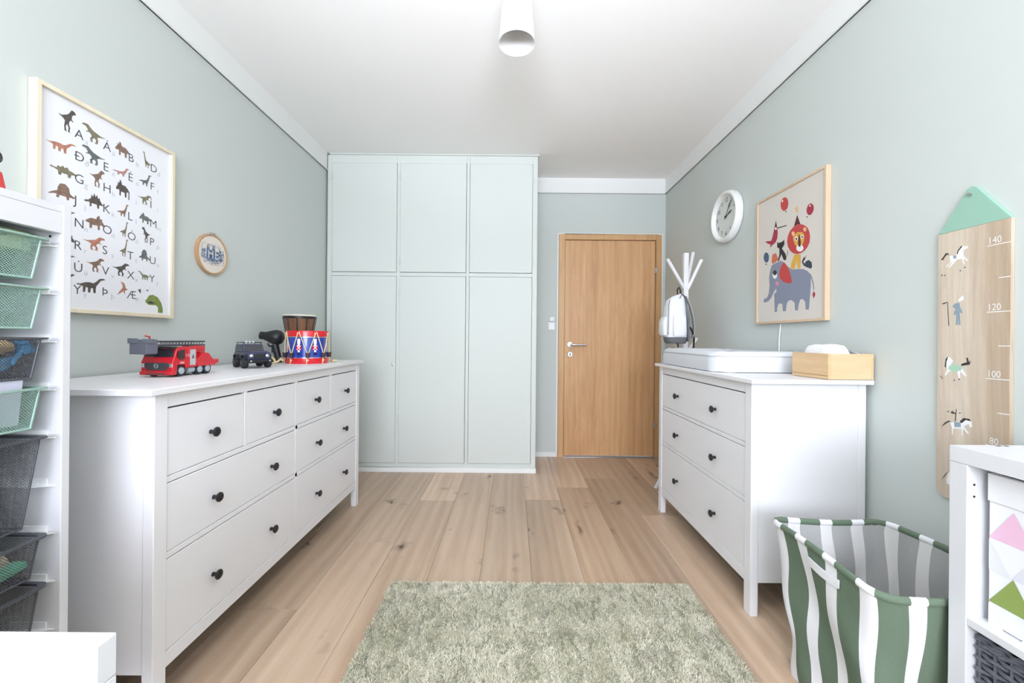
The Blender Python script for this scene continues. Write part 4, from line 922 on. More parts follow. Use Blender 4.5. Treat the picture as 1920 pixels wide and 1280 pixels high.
CIRCUS = [
    ('elephant_print', 'grey', [(2.201,1.53),(2.167,1.537),(2.128,1.541),(2.098,1.526),(2.072,1.5),(2.04,1.479),(2.001,1.475),(1.96,1.467),(1.931,1.452),(1.912,1.43),(1.911,1.378),(1.917,1.313),(1.922,1.266),(1.943,1.267),(1.947,1.306),(1.964,1.321),(1.98,1.32),(1.991,1.296),(1.996,1.267),(2.016,1.268),(2.02,1.307),(2.042,1.323),(2.066,1.322),(2.078,1.305),(2.084,1.269),(2.108,1.271),(2.111,1.307),(2.127,1.315),(2.144,1.311),(2.152,1.29),(2.154,1.27),(2.173,1.271),(2.176,1.324),(2.179,1.369),(2.16,1.378),(2.161,1.399),(2.178,1.384),(2.201,1.353),(2.226,1.335),(2.252,1.33),(2.271,1.334),(2.268,1.35),(2.238,1.357),(2.224,1.38),(2.218,1.421),(2.223,1.464),(2.216,1.499)]),
    ('elephant_ear', 'red', [(2.104,1.529),(2.079,1.507),(2.056,1.467),(2.043,1.431),(2.042,1.41),(2.071,1.412),(2.109,1.428),(2.133,1.45),(2.14,1.472),(2.127,1.507)]),
    ('elephant_eye', 'white', [(2.155,1.468),(2.157,1.46),(2.162,1.454),(2.17,1.451),(2.178,1.453),(2.186,1.458),(2.191,1.466),(2.193,1.475),(2.191,1.483),(2.186,1.489),(2.178,1.492),(2.17,1.49),(2.162,1.485),(2.157,1.478)]),
    ('elephant_pupil', 'black', [(2.158,1.482),(2.16,1.477),(2.164,1.473),(2.17,1.471),(2.178,1.472),(2.184,1.476),(2.189,1.481),(2.19,1.488),(2.189,1.493),(2.184,1.497),(2.178,1.499),(2.171,1.498),(2.164,1.494),(2.16,1.488)]),
    ('cheek', 'pink', [(2.138,1.421),(2.14,1.416),(2.144,1.412),(2.15,1.41),(2.157,1.412),(2.164,1.415),(2.168,1.42),(2.17,1.425),(2.168,1.43),(2.164,1.434),(2.158,1.436),(2.15,1.434),(2.144,1.431),(2.14,1.426)]),
    ('tail', 'grey', [(1.921,1.444),(1.906,1.426),(1.892,1.388),(1.889,1.357),(1.895,1.357),(1.899,1.386),(1.912,1.419)]),
    ('tail_tuft', 'crimson', [(1.891,1.352),(1.881,1.335),(1.891,1.316),(1.901,1.335)]),
    ('basket_hat', 'orange', [(2.197,1.587),(2.168,1.591),(2.143,1.549),(2.192,1.535),(2.202,1.551)]),
    ('blue_balloon', 'blue', [(2.225,1.578),(2.227,1.566),(2.233,1.557),(2.243,1.553),(2.253,1.555),(2.263,1.563),(2.27,1.574),(2.273,1.588),(2.27,1.6),(2.264,1.609),(2.254,1.612),(2.244,1.61),(2.234,1.602),(2.227,1.591)]),
    ('balloon_knot', 'black', [(2.243,1.544),(2.246,1.54),(2.252,1.541),(2.255,1.546),(2.252,1.549),(2.246,1.548)]),
    ('lion_body', 'yellow', [(2.025,1.552),(1.981,1.544),(1.979,1.513),(1.982,1.474),(2.001,1.478),(2.01,1.519),(2.021,1.48),(2.052,1.483),(2.046,1.515)]),
    ('lion_mane', 'red', [(1.921,1.591),(1.934,1.57),(1.954,1.556),(1.979,1.549),(2.007,1.55),(2.034,1.561),(2.057,1.58),(2.073,1.604),(2.079,1.631),(2.074,1.657),(2.06,1.679),(2.038,1.693),(2.011,1.698),(1.983,1.695),(1.957,1.682),(1.936,1.664),(1.923,1.64),(1.918,1.615)]),
    ('lion_ear', 'peach', [(2.023,1.658),(2.024,1.653),(2.027,1.65),(2.032,1.649),(2.037,1.65),(2.042,1.654),(2.045,1.659),(2.046,1.664),(2.045,1.669),(2.042,1.672),(2.037,1.673),(2.032,1.671),(2.027,1.668),(2.024,1.663)]),
    ('lion_ear', 'peach', [(1.943,1.657),(1.944,1.653),(1.947,1.65),(1.951,1.649),(1.956,1.65),(1.96,1.653),(1.963,1.658),(1.964,1.663),(1.963,1.668),(1.96,1.671),(1.956,1.672),(1.951,1.67),(1.947,1.667),(1.944,1.662)]),
    ('lion_face', 'yellow', [(2.034,1.648),(2.004,1.66),(1.97,1.652),(1.956,1.635),(1.957,1.609),(1.969,1.587),(1.982,1.573),(2.007,1.583),(2.025,1.61),(2.034,1.63)]),
    ('lion_muzzle', 'white', [(1.962,1.576),(1.961,1.568),(1.965,1.562),(1.973,1.558),(1.984,1.558),(1.995,1.562),(2.004,1.568),(2.01,1.576),(2.011,1.584),(2.006,1.59),(1.998,1.594),(1.988,1.594),(1.977,1.59),(1.968,1.584)]),
    ('lion_nose', 'maroon', [(1.995,1.649),(1.988,1.641),(1.979,1.604),(1.982,1.582),(1.993,1.584),(2.0,1.602),(1.998,1.621)]),
    ('lion_eye', 'white', [(2.0,1.627),(2.001,1.622),(2.004,1.619),(2.008,1.618),(2.013,1.619),(2.018,1.622),(2.021,1.627),(2.022,1.632),(2.021,1.637),(2.018,1.64),(2.014,1.641),(2.009,1.64),(2.004,1.636),(2.001,1.632)]),
    ('lion_eye', 'white', [(1.962,1.626),(1.963,1.622),(1.966,1.619),(1.969,1.618),(1.974,1.619),(1.978,1.622),(1.98,1.626),(1.981,1.631),(1.98,1.635),(1.978,1.638),(1.974,1.638),(1.97,1.637),(1.966,1.634),(1.963,1.63)]),
    ('lion_pupil', 'black', [(2.005,1.627),(2.007,1.623),(2.011,1.622),(2.015,1.625),(2.017,1.63),(2.015,1.634),(2.011,1.634),(2.007,1.632)]),
    ('lion_pupil', 'black', [(1.966,1.627),(1.968,1.623),(1.972,1.623),(1.975,1.625),(1.977,1.63),(1.975,1.633),(1.972,1.634),(1.968,1.631)]),
    ('cone_hat', 'maroon', [(2.007,1.748),(1.984,1.695),(2.008,1.699),(2.03,1.695)]),
    ('hat_plume', 'tan', [(2.008,1.796),(1.999,1.774),(2.002,1.755),(2.009,1.756),(2.025,1.783)]),
    ('red_balloon', 'red', [(2.072,1.822),(2.077,1.808),(2.087,1.8),(2.1,1.798),(2.113,1.803),(2.124,1.814),(2.131,1.83),(2.132,1.846),(2.127,1.86),(2.117,1.869),(2.104,1.87),(2.09,1.865),(2.079,1.853),(2.073,1.838)]),
    ('balloon_shine', 'white', [(2.112,1.853),(2.113,1.849),(2.117,1.849),(2.121,1.852),(2.122,1.857),(2.121,1.861),(2.117,1.862),(2.113,1.858)]),
    ('balloon_knot', 'black', [(2.085,1.79),(2.088,1.787),(2.093,1.789),(2.095,1.793),(2.093,1.796),(2.088,1.794)]),
    ('crimson_balloon', 'crimson', [(1.897,1.737),(1.903,1.727),(1.911,1.721),(1.922,1.72),(1.932,1.725),(1.939,1.734),(1.943,1.746),(1.942,1.758),(1.936,1.769),(1.928,1.775),(1.917,1.775),(1.907,1.77),(1.9,1.761),(1.896,1.75)]),
    ('balloon_shine', 'white', [(1.917,1.764),(1.918,1.76),(1.921,1.76),(1.924,1.763),(1.926,1.767),(1.924,1.77),(1.921,1.771),(1.918,1.768)]),
    ('balloon_knot', 'black', [(1.935,1.716),(1.937,1.713),(1.941,1.715),(1.944,1.718),(1.941,1.721),(1.937,1.72)]),
    ('bird_print', 'crimson', [(2.179,1.735),(2.159,1.732),(2.153,1.7),(2.156,1.669),(2.168,1.65),(2.197,1.64),(2.22,1.631),(2.212,1.647),(2.236,1.658),(2.26,1.675),(2.206,1.667),(2.195,1.69)]),
    ('bird_crest', 'maroon', [(2.17,1.767),(2.159,1.732),(2.179,1.735)]),
    ('bird_bill', 'black', [(2.156,1.726),(2.082,1.718),(2.082,1.714),(2.154,1.72)]),
    ('bird_eye', 'white', [(2.162,1.722),(2.164,1.717),(2.169,1.716),(2.175,1.72),(2.177,1.726),(2.175,1.731),(2.17,1.731),(2.164,1.728)]),
    ('cat_print', 'black', [(2.156,1.65),(2.145,1.639),(2.115,1.64),(2.102,1.647),(2.099,1.623),(2.111,1.61),(2.119,1.605),(2.091,1.571),(2.083,1.551),(2.087,1.536),(2.104,1.54),(2.122,1.575),(2.142,1.542),(2.15,1.543),(2.138,1.578),(2.139,1.608),(2.157,1.62)]),
    ('cat_tail', 'black', [(2.08,1.592),(2.072,1.577),(2.074,1.56),(2.087,1.549),(2.076,1.563),(2.076,1.578)]),
    ('guinea_fowl', 'slate', [(1.961,1.523),(1.948,1.525),(1.95,1.512),(1.961,1.504),(1.953,1.492),(1.943,1.503),(1.925,1.505),(1.907,1.491),(1.903,1.469),(1.91,1.46),(1.942,1.474),(1.96,1.485),(1.972,1.505)]),
    ('fowl_crest', 'crimson', [(1.948,1.525),(1.939,1.535),(1.945,1.522),(1.954,1.525)]),
]

for i, (nm, c, pts) in enumerate(CIRCUS):
    obj(nm, MB().poly([(PS - .0002 - .00001 * i, y, z) for y, z in pts]), PC[c], pp, smooth=False)

# ------------------------------------------------------------------ growth chart
gc = thing('growth_chart', 'wooden growth chart board with a mint green pointed top on the right wall', 'growth chart', (XR, 1.25, .6))
gx0, gx1 = 1.434, 1.4445
out = [(1.1495, 1.4745), (1.3475, 1.4745), (1.3475, .632), (1.3420, .612), (1.326, .600), (1.171, .600), (1.155, .612), (1.1495, .632)]
obj('board', MB().prism(out, 'x', gx0, gx1), PAULOWNIA, gc, bevel=.001)
obj('pointed_top', MB().prism([(1.1495, 1.4748), (1.3475, 1.4748), (1.262, 1.596), (1.2505, 1.603), (1.238, 1.596)], 'x', gx0, gx1), mat('mint green paint', rgb(152, 194, 174), .55, noise=.05, nscale=30), gc, bevel=.001)
obj('nail', MB().lathe([(.004, 0), (.004, -.006), (.006, -.007), (0, -.009)], 10, (gx0, 1.2525, 1.578), 'x'), STEEL, gc)
GP = {'w': mat('chart white print', rgb(240, 240, 238), .6), 'k': mat('chart black print', rgb(52, 48, 46), .6), 'b': mat('chart blue print', rgb(142, 160, 172), .6), 'g': mat('chart mint print', rgb(170, 206, 180), .6)}
CHART = [
    ('horse_print', 'w', [(1.3116,1.3974),(1.2947,1.3938),(1.2847,1.4086),(1.2748,1.4204),(1.2588,1.4167),(1.2588,1.4112),(1.271,1.407),(1.2708,1.3888),(1.2585,1.3725),(1.2597,1.3686),(1.2707,1.3805),(1.2681,1.3619),(1.2706,1.3609),(1.2757,1.3801),(1.2895,1.38),(1.3113,1.357),(1.3139,1.3604),(1.2997,1.3778),(1.3206,1.3616),(1.3232,1.3635),(1.3088,1.3753)]),
    ('horse_mane', 'k', [(1.2909,1.3987),(1.2872,1.4106),(1.2773,1.4224),(1.2748,1.419),(1.2847,1.4072),(1.2884,1.3967)]),
    ('horse_tail', 'k', [(1.3116,1.3974),(1.3182,1.4031),(1.3249,1.3972),(1.3315,1.3869),(1.3383,1.3883),(1.3316,1.3957),(1.3236,1.408),(1.3156,1.4063)]),
    ('horse_saddle', 'b', [(1.3012,1.3952),(1.2917,1.3946),(1.2916,1.3847),(1.2998,1.3849)]),
    ('knight_print', 'b', [(1.2948,1.2391),(1.2808,1.2407),(1.2795,1.2252),(1.2731,1.2135),(1.2731,1.2051),(1.2806,1.2084),(1.2778,1.169),(1.284,1.1692),(1.2855,1.1946),(1.2865,1.1679),(1.2916,1.1695),(1.2901,1.2034),(1.297,1.201),(1.2971,1.2123),(1.2921,1.2205),(1.3024,1.2298)]),
    ('knight_feather', 'w', [(1.2847,1.2509),(1.2711,1.2635),(1.2685,1.2493),(1.2834,1.2423)]),
    ('knight_lance', 'k', [(1.3175,1.2455),(1.3159,1.2454),(1.311,1.1673),(1.3131,1.1674)]),
    ('knight_flag', 'k', [(1.3357,1.2414),(1.3175,1.2467),(1.3175,1.2444),(1.3276,1.2392)]),
    ('horse_print', 'w', [(1.3219,1.0536),(1.3106,1.0665),(1.2975,1.0528),(1.3085,1.0338),(1.2739,1.0362),(1.2597,1.0076),(1.2632,1.0053),(1.2774,1.0199),(1.2772,0.998),(1.2808,0.9976),(1.2863,1.0192),(1.3084,1.0195),(1.3215,1.0019),(1.3234,1.0046),(1.3159,1.023)]),
    ('horse_blanket', 'g', [(1.3104,1.0357),(1.2901,1.0431),(1.2704,1.0364),(1.2738,1.0242),(1.2936,1.0166),(1.3122,1.0233)]),
    ('horse_mane', 'k', [(1.3125,1.0672),(1.3208,1.0577),(1.3236,1.0328),(1.3198,1.0289),(1.318,1.0496)]),
    ('horse_tail', 'k', [(1.2751,1.0441),(1.2583,1.051),(1.2612,1.0646),(1.2567,1.0649),(1.2531,1.0513),(1.2488,1.0574),(1.2507,1.0436),(1.274,1.0381)]),
    ('horse_print', 'w', [(1.3051,0.8503),(1.2941,0.8546),(1.2726,0.8611),(1.2586,0.8718),(1.2449,0.8668),(1.2431,0.8496),(1.2481,0.8466),(1.2533,0.8572),(1.2654,0.8467),(1.2514,0.8282),(1.2548,0.8255),(1.2671,0.8384),(1.2697,0.816),(1.2722,0.8154),(1.2724,0.8372),(1.2958,0.834),(1.2974,0.8133),(1.3,0.8127),(1.3002,0.835)]),
    ('horse_blanket', 'b', [(1.2941,0.8546),(1.275,0.8586),(1.2742,0.8428),(1.2929,0.8387)]),
    ('horse_mane', 'k', [(1.2779,0.86),(1.2674,0.8732),(1.2501,0.8735),(1.2466,0.8664),(1.2603,0.8683),(1.2725,0.8551)]),
    ('horse_tail', 'k', [(1.3033,0.8547),(1.3108,0.8565),(1.3221,0.8467),(1.3335,0.8297),(1.3239,0.8389),(1.3108,0.8511)]),
    ('banner_print', 'k', [(1.2883,0.8981),(1.2865,0.8985),(1.2887,0.8578),(1.2916,0.8572),(1.2903,0.8776)]),
    ('banner_print', 'k', [(1.3036,0.8861),(1.2925,0.8869),(1.2932,0.8811),(1.3035,0.882)]),
    ('horse_print', 'w', [(1.3094,0.6855),(1.302,0.6921),(1.298,0.6487),(1.3129,0.6474),(1.3149,0.6631)]),
    ('horse_tail', 'k', [(1.3095,0.6916),(1.3169,0.6809),(1.332,0.6529),(1.3206,0.6694)]),
]

for i, (nm, c, pts) in enumerate(CHART):
    obj(nm, MB().poly([(gx0 - .0003 - .00001 * i, y, z) for y, z in pts]), GP[c], gc, smooth=False)
for z, l in ((1.4045, .058), (1.3048, .028), (1.2048, .058), (1.1033, .028), (1.0049, .058), (.9054, .028), (.805, .058)):
    obj('scale_mark', MB().box(gx0 - .0004, gx0 - .0001, 1.150, 1.150 + l, z - .0012, z + .0012), GP['w'], gc, smooth=False)
tn = texts([(s_, .030) for s_ in ('140', '120', '100', '80')], -.004)
for (vs, fs), z, yl in zip(tn, (1.4095, 1.2097, 1.0098, .810), (1.2065, 1.2065, 1.206, 1.198)):
    w = max(v[0] for v in vs); sx = (.034 if yl > 1.2 else .022) / w
    obj('numeral', MB().add([(gx0 - .0003, yl - x * sx, z + y * .95) for x, y, _ in vs], fs), GP['w'], gc, smooth=False)
dots = MB()
for y, z in ((1.334, 1.3365), (1.325, 1.335), (1.2795, 1.3425), (1.267, 1.351), (1.3345, .999), (1.3305, .994), (1.2945, .9905), (1.280, .9945), (1.312, .886), (1.299, .8885), (1.29, .883), (1.277, .887)):
    dots.poly([(gx0 - .0006, y + .0022 * math.cos(2 * PI * k / 7), z + .0022 * math.sin(2 * PI * k / 7)) for k in range(7)])
stuff(obj('hoof_print', dots, GP['k'], gc, smooth=False))

# ------------------------------------------------------------------ coat stand and backpack
sx, sy = 1.275, 2.95
cs = thing('coat_stand', 'white wooden coat stand with angled arms in the corner beside the door', 'coat stand', (sx, sy, 0))
obj('post', MB().box(sx - .017, sx + .017, sy - .017, sy + .017, .02, 1.757), WHITE, cs, bevel=.003)
def arm(nm, a, b, r=.012): obj(nm, MB().tube([a, b], r, 10), WHITE, cs)
arm('arm', (sx - .010, sy, 1.50), (sx - .150, sy - .04, 1.705))
arm('arm', (sx + .012, sy - .012, 1.49), (sx + .094, sy - .05, 1.70))
arm('arm', (sx + .010, sy + .012, 1.50), (sx + .083, sy + .06, 1.775))
for dx, dy in ((-.2, .02), (.14, .10), (.06, -.2), (-.05, .2)):
    arm('foot', (sx + dx * .05, sy + dy * .05, .42), (sx + dx, sy + dy, .012), .013)
for dx, dy in ((.075, -.03), (-.12, .0)):
    arm('lower_arm', (sx + dx * .1, sy + dy * .1, 1.02), (sx + dx, sy + dy, 1.13), .010)
bp = thing('backpack', 'white and grey backpack hanging by its loop on the white coat stand', 'backpack', (1.165, 2.80, 1.08))
BPW = mat('white pack fabric', rgb(236, 238, 240), .8, bump=.15, bscale=60); BPG = mat('grey pack fabric', rgb(112, 116, 118), .85, bump=.2, bscale=300)
def ring(z, cx, cy, rx, ry, n=20, sq=3.2):
    o = []
    for k in range(n):
        t = 2 * PI * k / n; c, s = math.cos(t), math.sin(t)
        o.append((cx + rx * abs(c) ** (2 / sq) * (1 if c >= 0 else -1), cy + ry * abs(s) ** (2 / sq) * (1 if s >= 0 else -1), z))
    return o
def skin(rings, capb=True, capt=True):
    m_ = MB(); n = len(rings[0]); vs = [p for r in rings for p in r]; fs = []
    for i in range(len(rings) - 1):
        for k in range(n): fs.append((i * n + k, i * n + (k + 1) % n, (i + 1) * n + (k + 1) % n, (i + 1) * n + k))
    if capb: fs.append(tuple(range(n)))
    if capt: fs.append(tuple((len(rings) - 1) * n + k for k in range(n)))
    return m_.add(vs, fs)
bz_ = 1.085
body = skin([ring(1.150, 1.145, 2.80, .104, .085), ring(1.20, 1.143, 2.80, .108, .09), ring(1.30, 1.142, 2.80, .104, .088), ring(1.40, 1.142, 2.80, .096, .078), ring(1.46, 1.150, 2.80, .085, .062), ring(1.495, 1.175, 2.80, .055, .04), ring(1.515, 1.205, 2.80, .015, .015)])
bo = obj('body', body, BPW, bp, ang=60)
obj('base', skin([ring(1.098, 1.155, 2.80, .085, .070), ring(1.108, 1.150, 2.80, .098, .080), ring(1.1505, 1.1455, 2.80, .106, .0865)]), BPG, bp, ang=60)
pk = skin([ring(1.165, 1.030, 2.80, .022, .060, sq=3), ring(1.19, 1.026, 2.80, .028, .066, sq=3), ring(1.28, 1.026, 2.80, .027, .064, sq=3), ring(1.318, 1.034, 2.80, .016, .056, sq=3)])
obj('front_pocket', pk, BPW, bp, ang=60)
sp = skin([ring(1.16, 1.150, 2.705, .060, .012, sq=3), ring(1.20, 1.150, 2.700, .066, .016, sq=3), ring(1.30, 1.150, 2.703, .064, .014, sq=3), ring(1.325, 1.150, 2.708, .060, .008, sq=3)])
obj('side_pocket', sp, BPW, bp, ang=60)
obj('back_pad', skin([ring(1.115, 1.258, 2.80, .012, .075), ring(1.30, 1.250, 2.80, .016, .08), ring(1.44, 1.232, 2.80, .014, .06), ring(1.50, 1.215, 2.80, .008, .03)]), BPG, bp, ang=60)
obj('zip', MB().tube([(1.048, 2.735, 1.17), (1.044, 2.722, 1.25), (1.046, 2.724, 1.33), (1.052, 2.735, 1.41), (1.07, 2.75, 1.46)], .003, 6).tube([(1.16, 2.732, 1.47), (1.175, 2.737, 1.49), (1.2, 2.77, 1.512)], .0035, 6), BPG, bp)
obj('loop', MB().tube([(1.205, 2.80, 1.51), (1.210, 2.82, 1.54), (1.222, 2.87, 1.575), (1.235, 2.91, 1.585), (1.24, 2.955, 1.57), (1.238, 2.945, 1.53), (1.215, 2.84, 1.512)], .007, 8), BLACK, bp)
obj('tag', MB().tube([(1.205, 2.775, 1.508), (1.222, 2.76, 1.492), (1.240, 2.75, 1.478)], .006, 6), mat('dark red ribbon', rgb(86, 44, 52), .7), bp)
def strap(nm, pts, m, w=.018):
    m_ = MB(); n = len(pts); vs = []
    for (x, y, z) in pts: vs += [(x, y - w, z), (x, y + w, z), (x + .006, y + w, z + .002), (x + .006, y - w, z + .002)]
    fs = [(4 * i + a, 4 * i + (a + 1) % 4, 4 * i + 4 + (a + 1) % 4, 4 * i + 4 + a) for i in range(n - 1) for a in range(4)]
    m_.add(vs, fs + [(3, 2, 1, 0), tuple(4 * n - 4 + k for k in range(4))]); obj(nm, m_, m, bp, ang=60)
strap('shoulder_strap', [(1.225, 2.75, 1.49), (1.262, 2.745, 1.42), (1.29, 2.74, 1.33), (1.305, 2.74, 1.24), (1.300, 2.74, 1.18), (1.285, 2.74, 1.14)], mat('light grey strap', rgb(168, 172, 174), .8), .020)
strap('shoulder_strap', [(1.225, 2.85, 1.49), (1.275, 2.85, 1.42), (1.305, 2.85, 1.33), (1.318, 2.85, 1.24), (1.310, 2.85, 1.18)], bpy.data.materials['light grey strap'], .020)
strap('webbing', [(1.262, 2.735, 1.235), (1.280, 2.735, 1.215), (1.296, 2.735, 1.18), (1.306, 2.735, 1.13), (1.303, 2.735, 1.08), (1.298, 2.735, 1.03)], BLACK, .013)
strap('webbing', [(1.152, 2.76, 1.105), (1.158, 2.758, 1.07), (1.160, 2.756, 1.02)], BLACK, .012)
obj('buckle', MB().box(1.018 - .018, 1.018 - .010, 2.775, 2.80, 1.215, 1.265), BLACK, bp, bevel=.003)
bp.location = (1.176, 2.86, 1.075); bp.scale = (.70, .80, .85)

# ------------------------------------------------------------------ striped laundry basket
HGREEN = mat('green canvas', rgb(102, 120, 100), .9, noise=.10, nscale=220, bump=.25, bscale=700)
HWHITE = mat('white canvas', rgb(238, 238, 240), .9, bump=.2, bscale=700)
HLIN = mat('grey melange lining', rgb(172, 173, 170), .95, noise=.14, nscale=260, bump=.2, bscale=600)
HLINW = mat('pale stripe lining', rgb(226, 225, 222), .95, bump=.2, bscale=600)
lb = thing('laundry_basket', 'green and white striped canvas laundry basket in front of the three-drawer dresser', 'basket', (1.11, 1.18, 0))
HX0, HX1, HY0, HY1, HH = .895, 1.295, .965, 1.392, .497
def hp_(s, inset=0.0):
    """point on a rounded rectangle, s in 0..1 counter clockwise from the far left corner"""
    r = .05; x0, x1, y0, y1 = HX0 + inset, HX1 - inset, HY0 + inset, HY1 - inset
    segs = []
    W_, D_ = x1 - x0 - 2 * r, y1 - y0 - 2 * r; q = PI * r / 2
    L = [D_, q, W_, q, D_, q, W_, q]; T = sum(L); d = (s % 1) * T
    for i, l in enumerate(L):
        if d <= l or i == 7: break
        d -= l
    f = d / l
    if i == 0: return (x0, y1 - r - d)
    if i == 1: a = PI + f * PI / 2; return (x0 + r + r * math.cos(a), y0 + r + r * math.sin(a))
    if i == 2: return (x0 + r + d, y0)
    if i == 3: a = 1.5 * PI + f * PI / 2; return (x1 - r + r * math.cos(a), y0 + r + r * math.sin(a))
    if i == 4: return (x1, y0 + r + d)
    if i == 5: a = f * PI / 2; return (x1 - r + r * math.cos(a), y1 - r + r * math.sin(a))
    if i == 6: return (x1 - r - d, y1)
    a = PI / 2 + f * PI / 2; return (x0 + r + r * math.cos(a), y1 - r + r * math.sin(a))
NS, NZ = 14, 26          # stripes around, rows up
cols = []                # column boundaries, one stripe green (wide) then white (narrow)
edges = []; s = 0.0
for k in range(NS):
    for wdt, mi in ((.62 / NS, 0), (.38 / NS, 1)):
        for j in range(3): edges.append((s + wdt * j / 3, mi))
        s += wdt
SH = .012
def wob(s_, z):
    return .010 * math.sin(s_ * 2 * PI * 5 + z * 9) * (z / HH) * (1 - z / HH) * 4 + .006 * math.sin(z * 26 + s_ * 40) * (1 - z / HH)
def outer(s_, z, inset=0.0):
    t = z / HH
    ss = s_ + SH + .006 * math.sin(z * 17 + 1.3 * math.sin(s_ * 31)) * (1 - t * .5) * (0 if t > .97 else 1)
    x, y = hp_(ss, inset); cx, cy = 1.105, 1.18
    k = .82 + .18 * t ** .8 - .05 * math.sin(PI * t) + .05 * max(0, .25 - t)
    w = wob(s_, z)
    if 0 < inset < .007: w += (.007 * math.sin(s_ * 61 + z * 31) * math.sin(z * 23 + s_ * 19)) * (1 - t) * 1.6 - .004 * (1 - t)
    d = math.hypot(x - cx, y - cy) + 1e-6
    zz = z + (.010 * math.sin(s_ * 2 * PI * 2 + .7) * t ** 4)
    return (min(cx + (x - cx) * k + (x - cx) / d * w + .012 * (1 - t), 1.425), max(cy + (y - cy) * k + (y - cy) / d * w, .955), max(zz, .001))
def basket_shell(inset, z0, z1, nz):
    m_ = MB(); n = len(edges); vs = []; fs = []; mi = []
    for j in range(nz + 1):
        z = z0 + (z1 - z0) * j / nz
        for e, _ in edges: vs.append(outer(e, z, inset))
    m_.v = vs
    for j in range(nz):
        for i in range(n):
            m_.f.append((j * n + i, j * n + (i + 1) % n, (j + 1) * n + (i + 1) % n, (j + 1) * n + i)); m_.mi.append(edges[i][1])
    return m_
obj('outer_canvas', basket_shell(0, 0.0, HH - .004, NZ), [HGREEN, HWHITE], lb, ang=80)
inn = basket_shell(.006, .03, HH - .004, 20)
obj('lining', inn, [HLIN, HLINW], lb, ang=80)
fl = MB(); n = len(edges); fl.poly([outer(e, .031, .008) for e, _ in edges]); obj('bottom', fl, HLIN, lb, smooth=False)
# hem tube around the rim
hm = MB(); n = len(edges); nr = 8; ringv = []
for i, (e, mi) in enumerate(edges):
    a = Vector(outer(e, HH - .006, .002)); b_ = Vector(outer(e + .004, HH - .006, .002)); d = (b_ - a).normalized()
    nx = d.cross(Vector((0, 0, 1))).normalized()
    for k in range(nr):
        t = 2 * PI * k / nr; ringv.append(tuple(a + nx * .0075 * math.cos(t) + Vector((0, 0, 1)) * .011 * math.sin(t)))
hm.v = ringv
for i in range(n):
    for k in range(nr):
        hm.f.append((i * nr + k, i * nr + (k + 1) % nr, ((i + 1) % n) * nr + (k + 1) % nr, ((i + 1) % n) * nr + k)); hm.mi.append(edges[i][1])
obj('hem', hm, [HGREEN, HWHITE], lb, ang=80)
# carrying handle sewn on the side facing the room
hs = MB(); hv = []
for j in range(9):
    s_ = .075 + .075 * j / 8; z = HH - .052 - .004 * math.sin(PI * j / 8)
    for dz in (-.012, .012):
        p = Vector(outer(s_, z + dz)); hv.append((p.x - .006, p.y, p.z))
    for dz in (.012, -.012):
        p = Vector(outer(s_, z + dz)); hv.append((p.x - .002, p.y, p.z))
hs.add(hv, [(4 * i + a, 4 * i + (a + 1) % 4, 4 * i + 4 + (a + 1) % 4, 4 * i + 4 + a) for i in range(8) for a in range(4)] + [(3, 2, 1, 0), (32, 33, 34, 35)])
obj('handle', hs, HWHITE, lb, ang=80)

# ------------------------------------------------------------------ cube shelf (right edge)
KX, KY1 = 1.042, .95; KXB = 1.432; KY0 = KY1 - .77; KT = .869; kt = .037
ks = thing('cube_shelf', 'white cube shelf at the right edge with a patterned box and a woven basket', 'shelf', (1.237, .565, 0))
obj('top', MB().box(KX, KXB, KY0, KY1, KT - kt, KT), WHITE_FOIL, ks, bevel=.0012)
zb = .085
for a, b in ((KY1 - kt, KY1), (KY0, KY0 + kt)):
    obj('side_panel', MB().box(KX + .0005, KXB, a, b, zb + .0385, KT - kt - .0003), WHITE_FOIL, ks, bevel=.0012)
obj('bottom', MB().box(KX + .0005, KXB, KY0, KY1, zb, zb + kt + .001), WHITE_FOIL, ks, bevel=.0012)
ymid = (KY0 + KY1) / 2
obj('divider', MB().box(KX + .004, KXB, ymid - .008, ymid + .008, zb + .0385, KT - kt - .0003), WHITE_FOIL, ks)
KS = .4834
for a, b in ((ymid + .0082, KY1 - kt - .0003), (KY0 + kt + .0003, ymid - .0082)):
    obj('shelf_board', MB().box(KX + .003, KXB, a, b, KS - .017, KS), WHITE_FOIL, ks, bevel=.001)
for x in (KX + .05, KXB - .05):
    for y in (KY0 + .06, KY1 - .06):
        obj('foot', MB().lathe([(.020, .0005), (.022, .03), (.022, zb - .0005)], 16, (x, y, 0)), WHITE_PLASTIC, ks)
for z in (.787, .760):
    obj('peg_hole', MB().lathe([(.0028, 0), (.0028, -.0004)], 8, (KX + .017, KY1 - kt, z), 'y'), DARKGAP, ks)
obj('fitting_mark', MB().box(KX + .10, KX + .112, KY1 - .012, KY1 - .006, KT, KT + .0004).box(KX + .118, KX + .128, KY1 - .013, KY1 - .007, KT, KT + .0004), DARKGAP, ks)
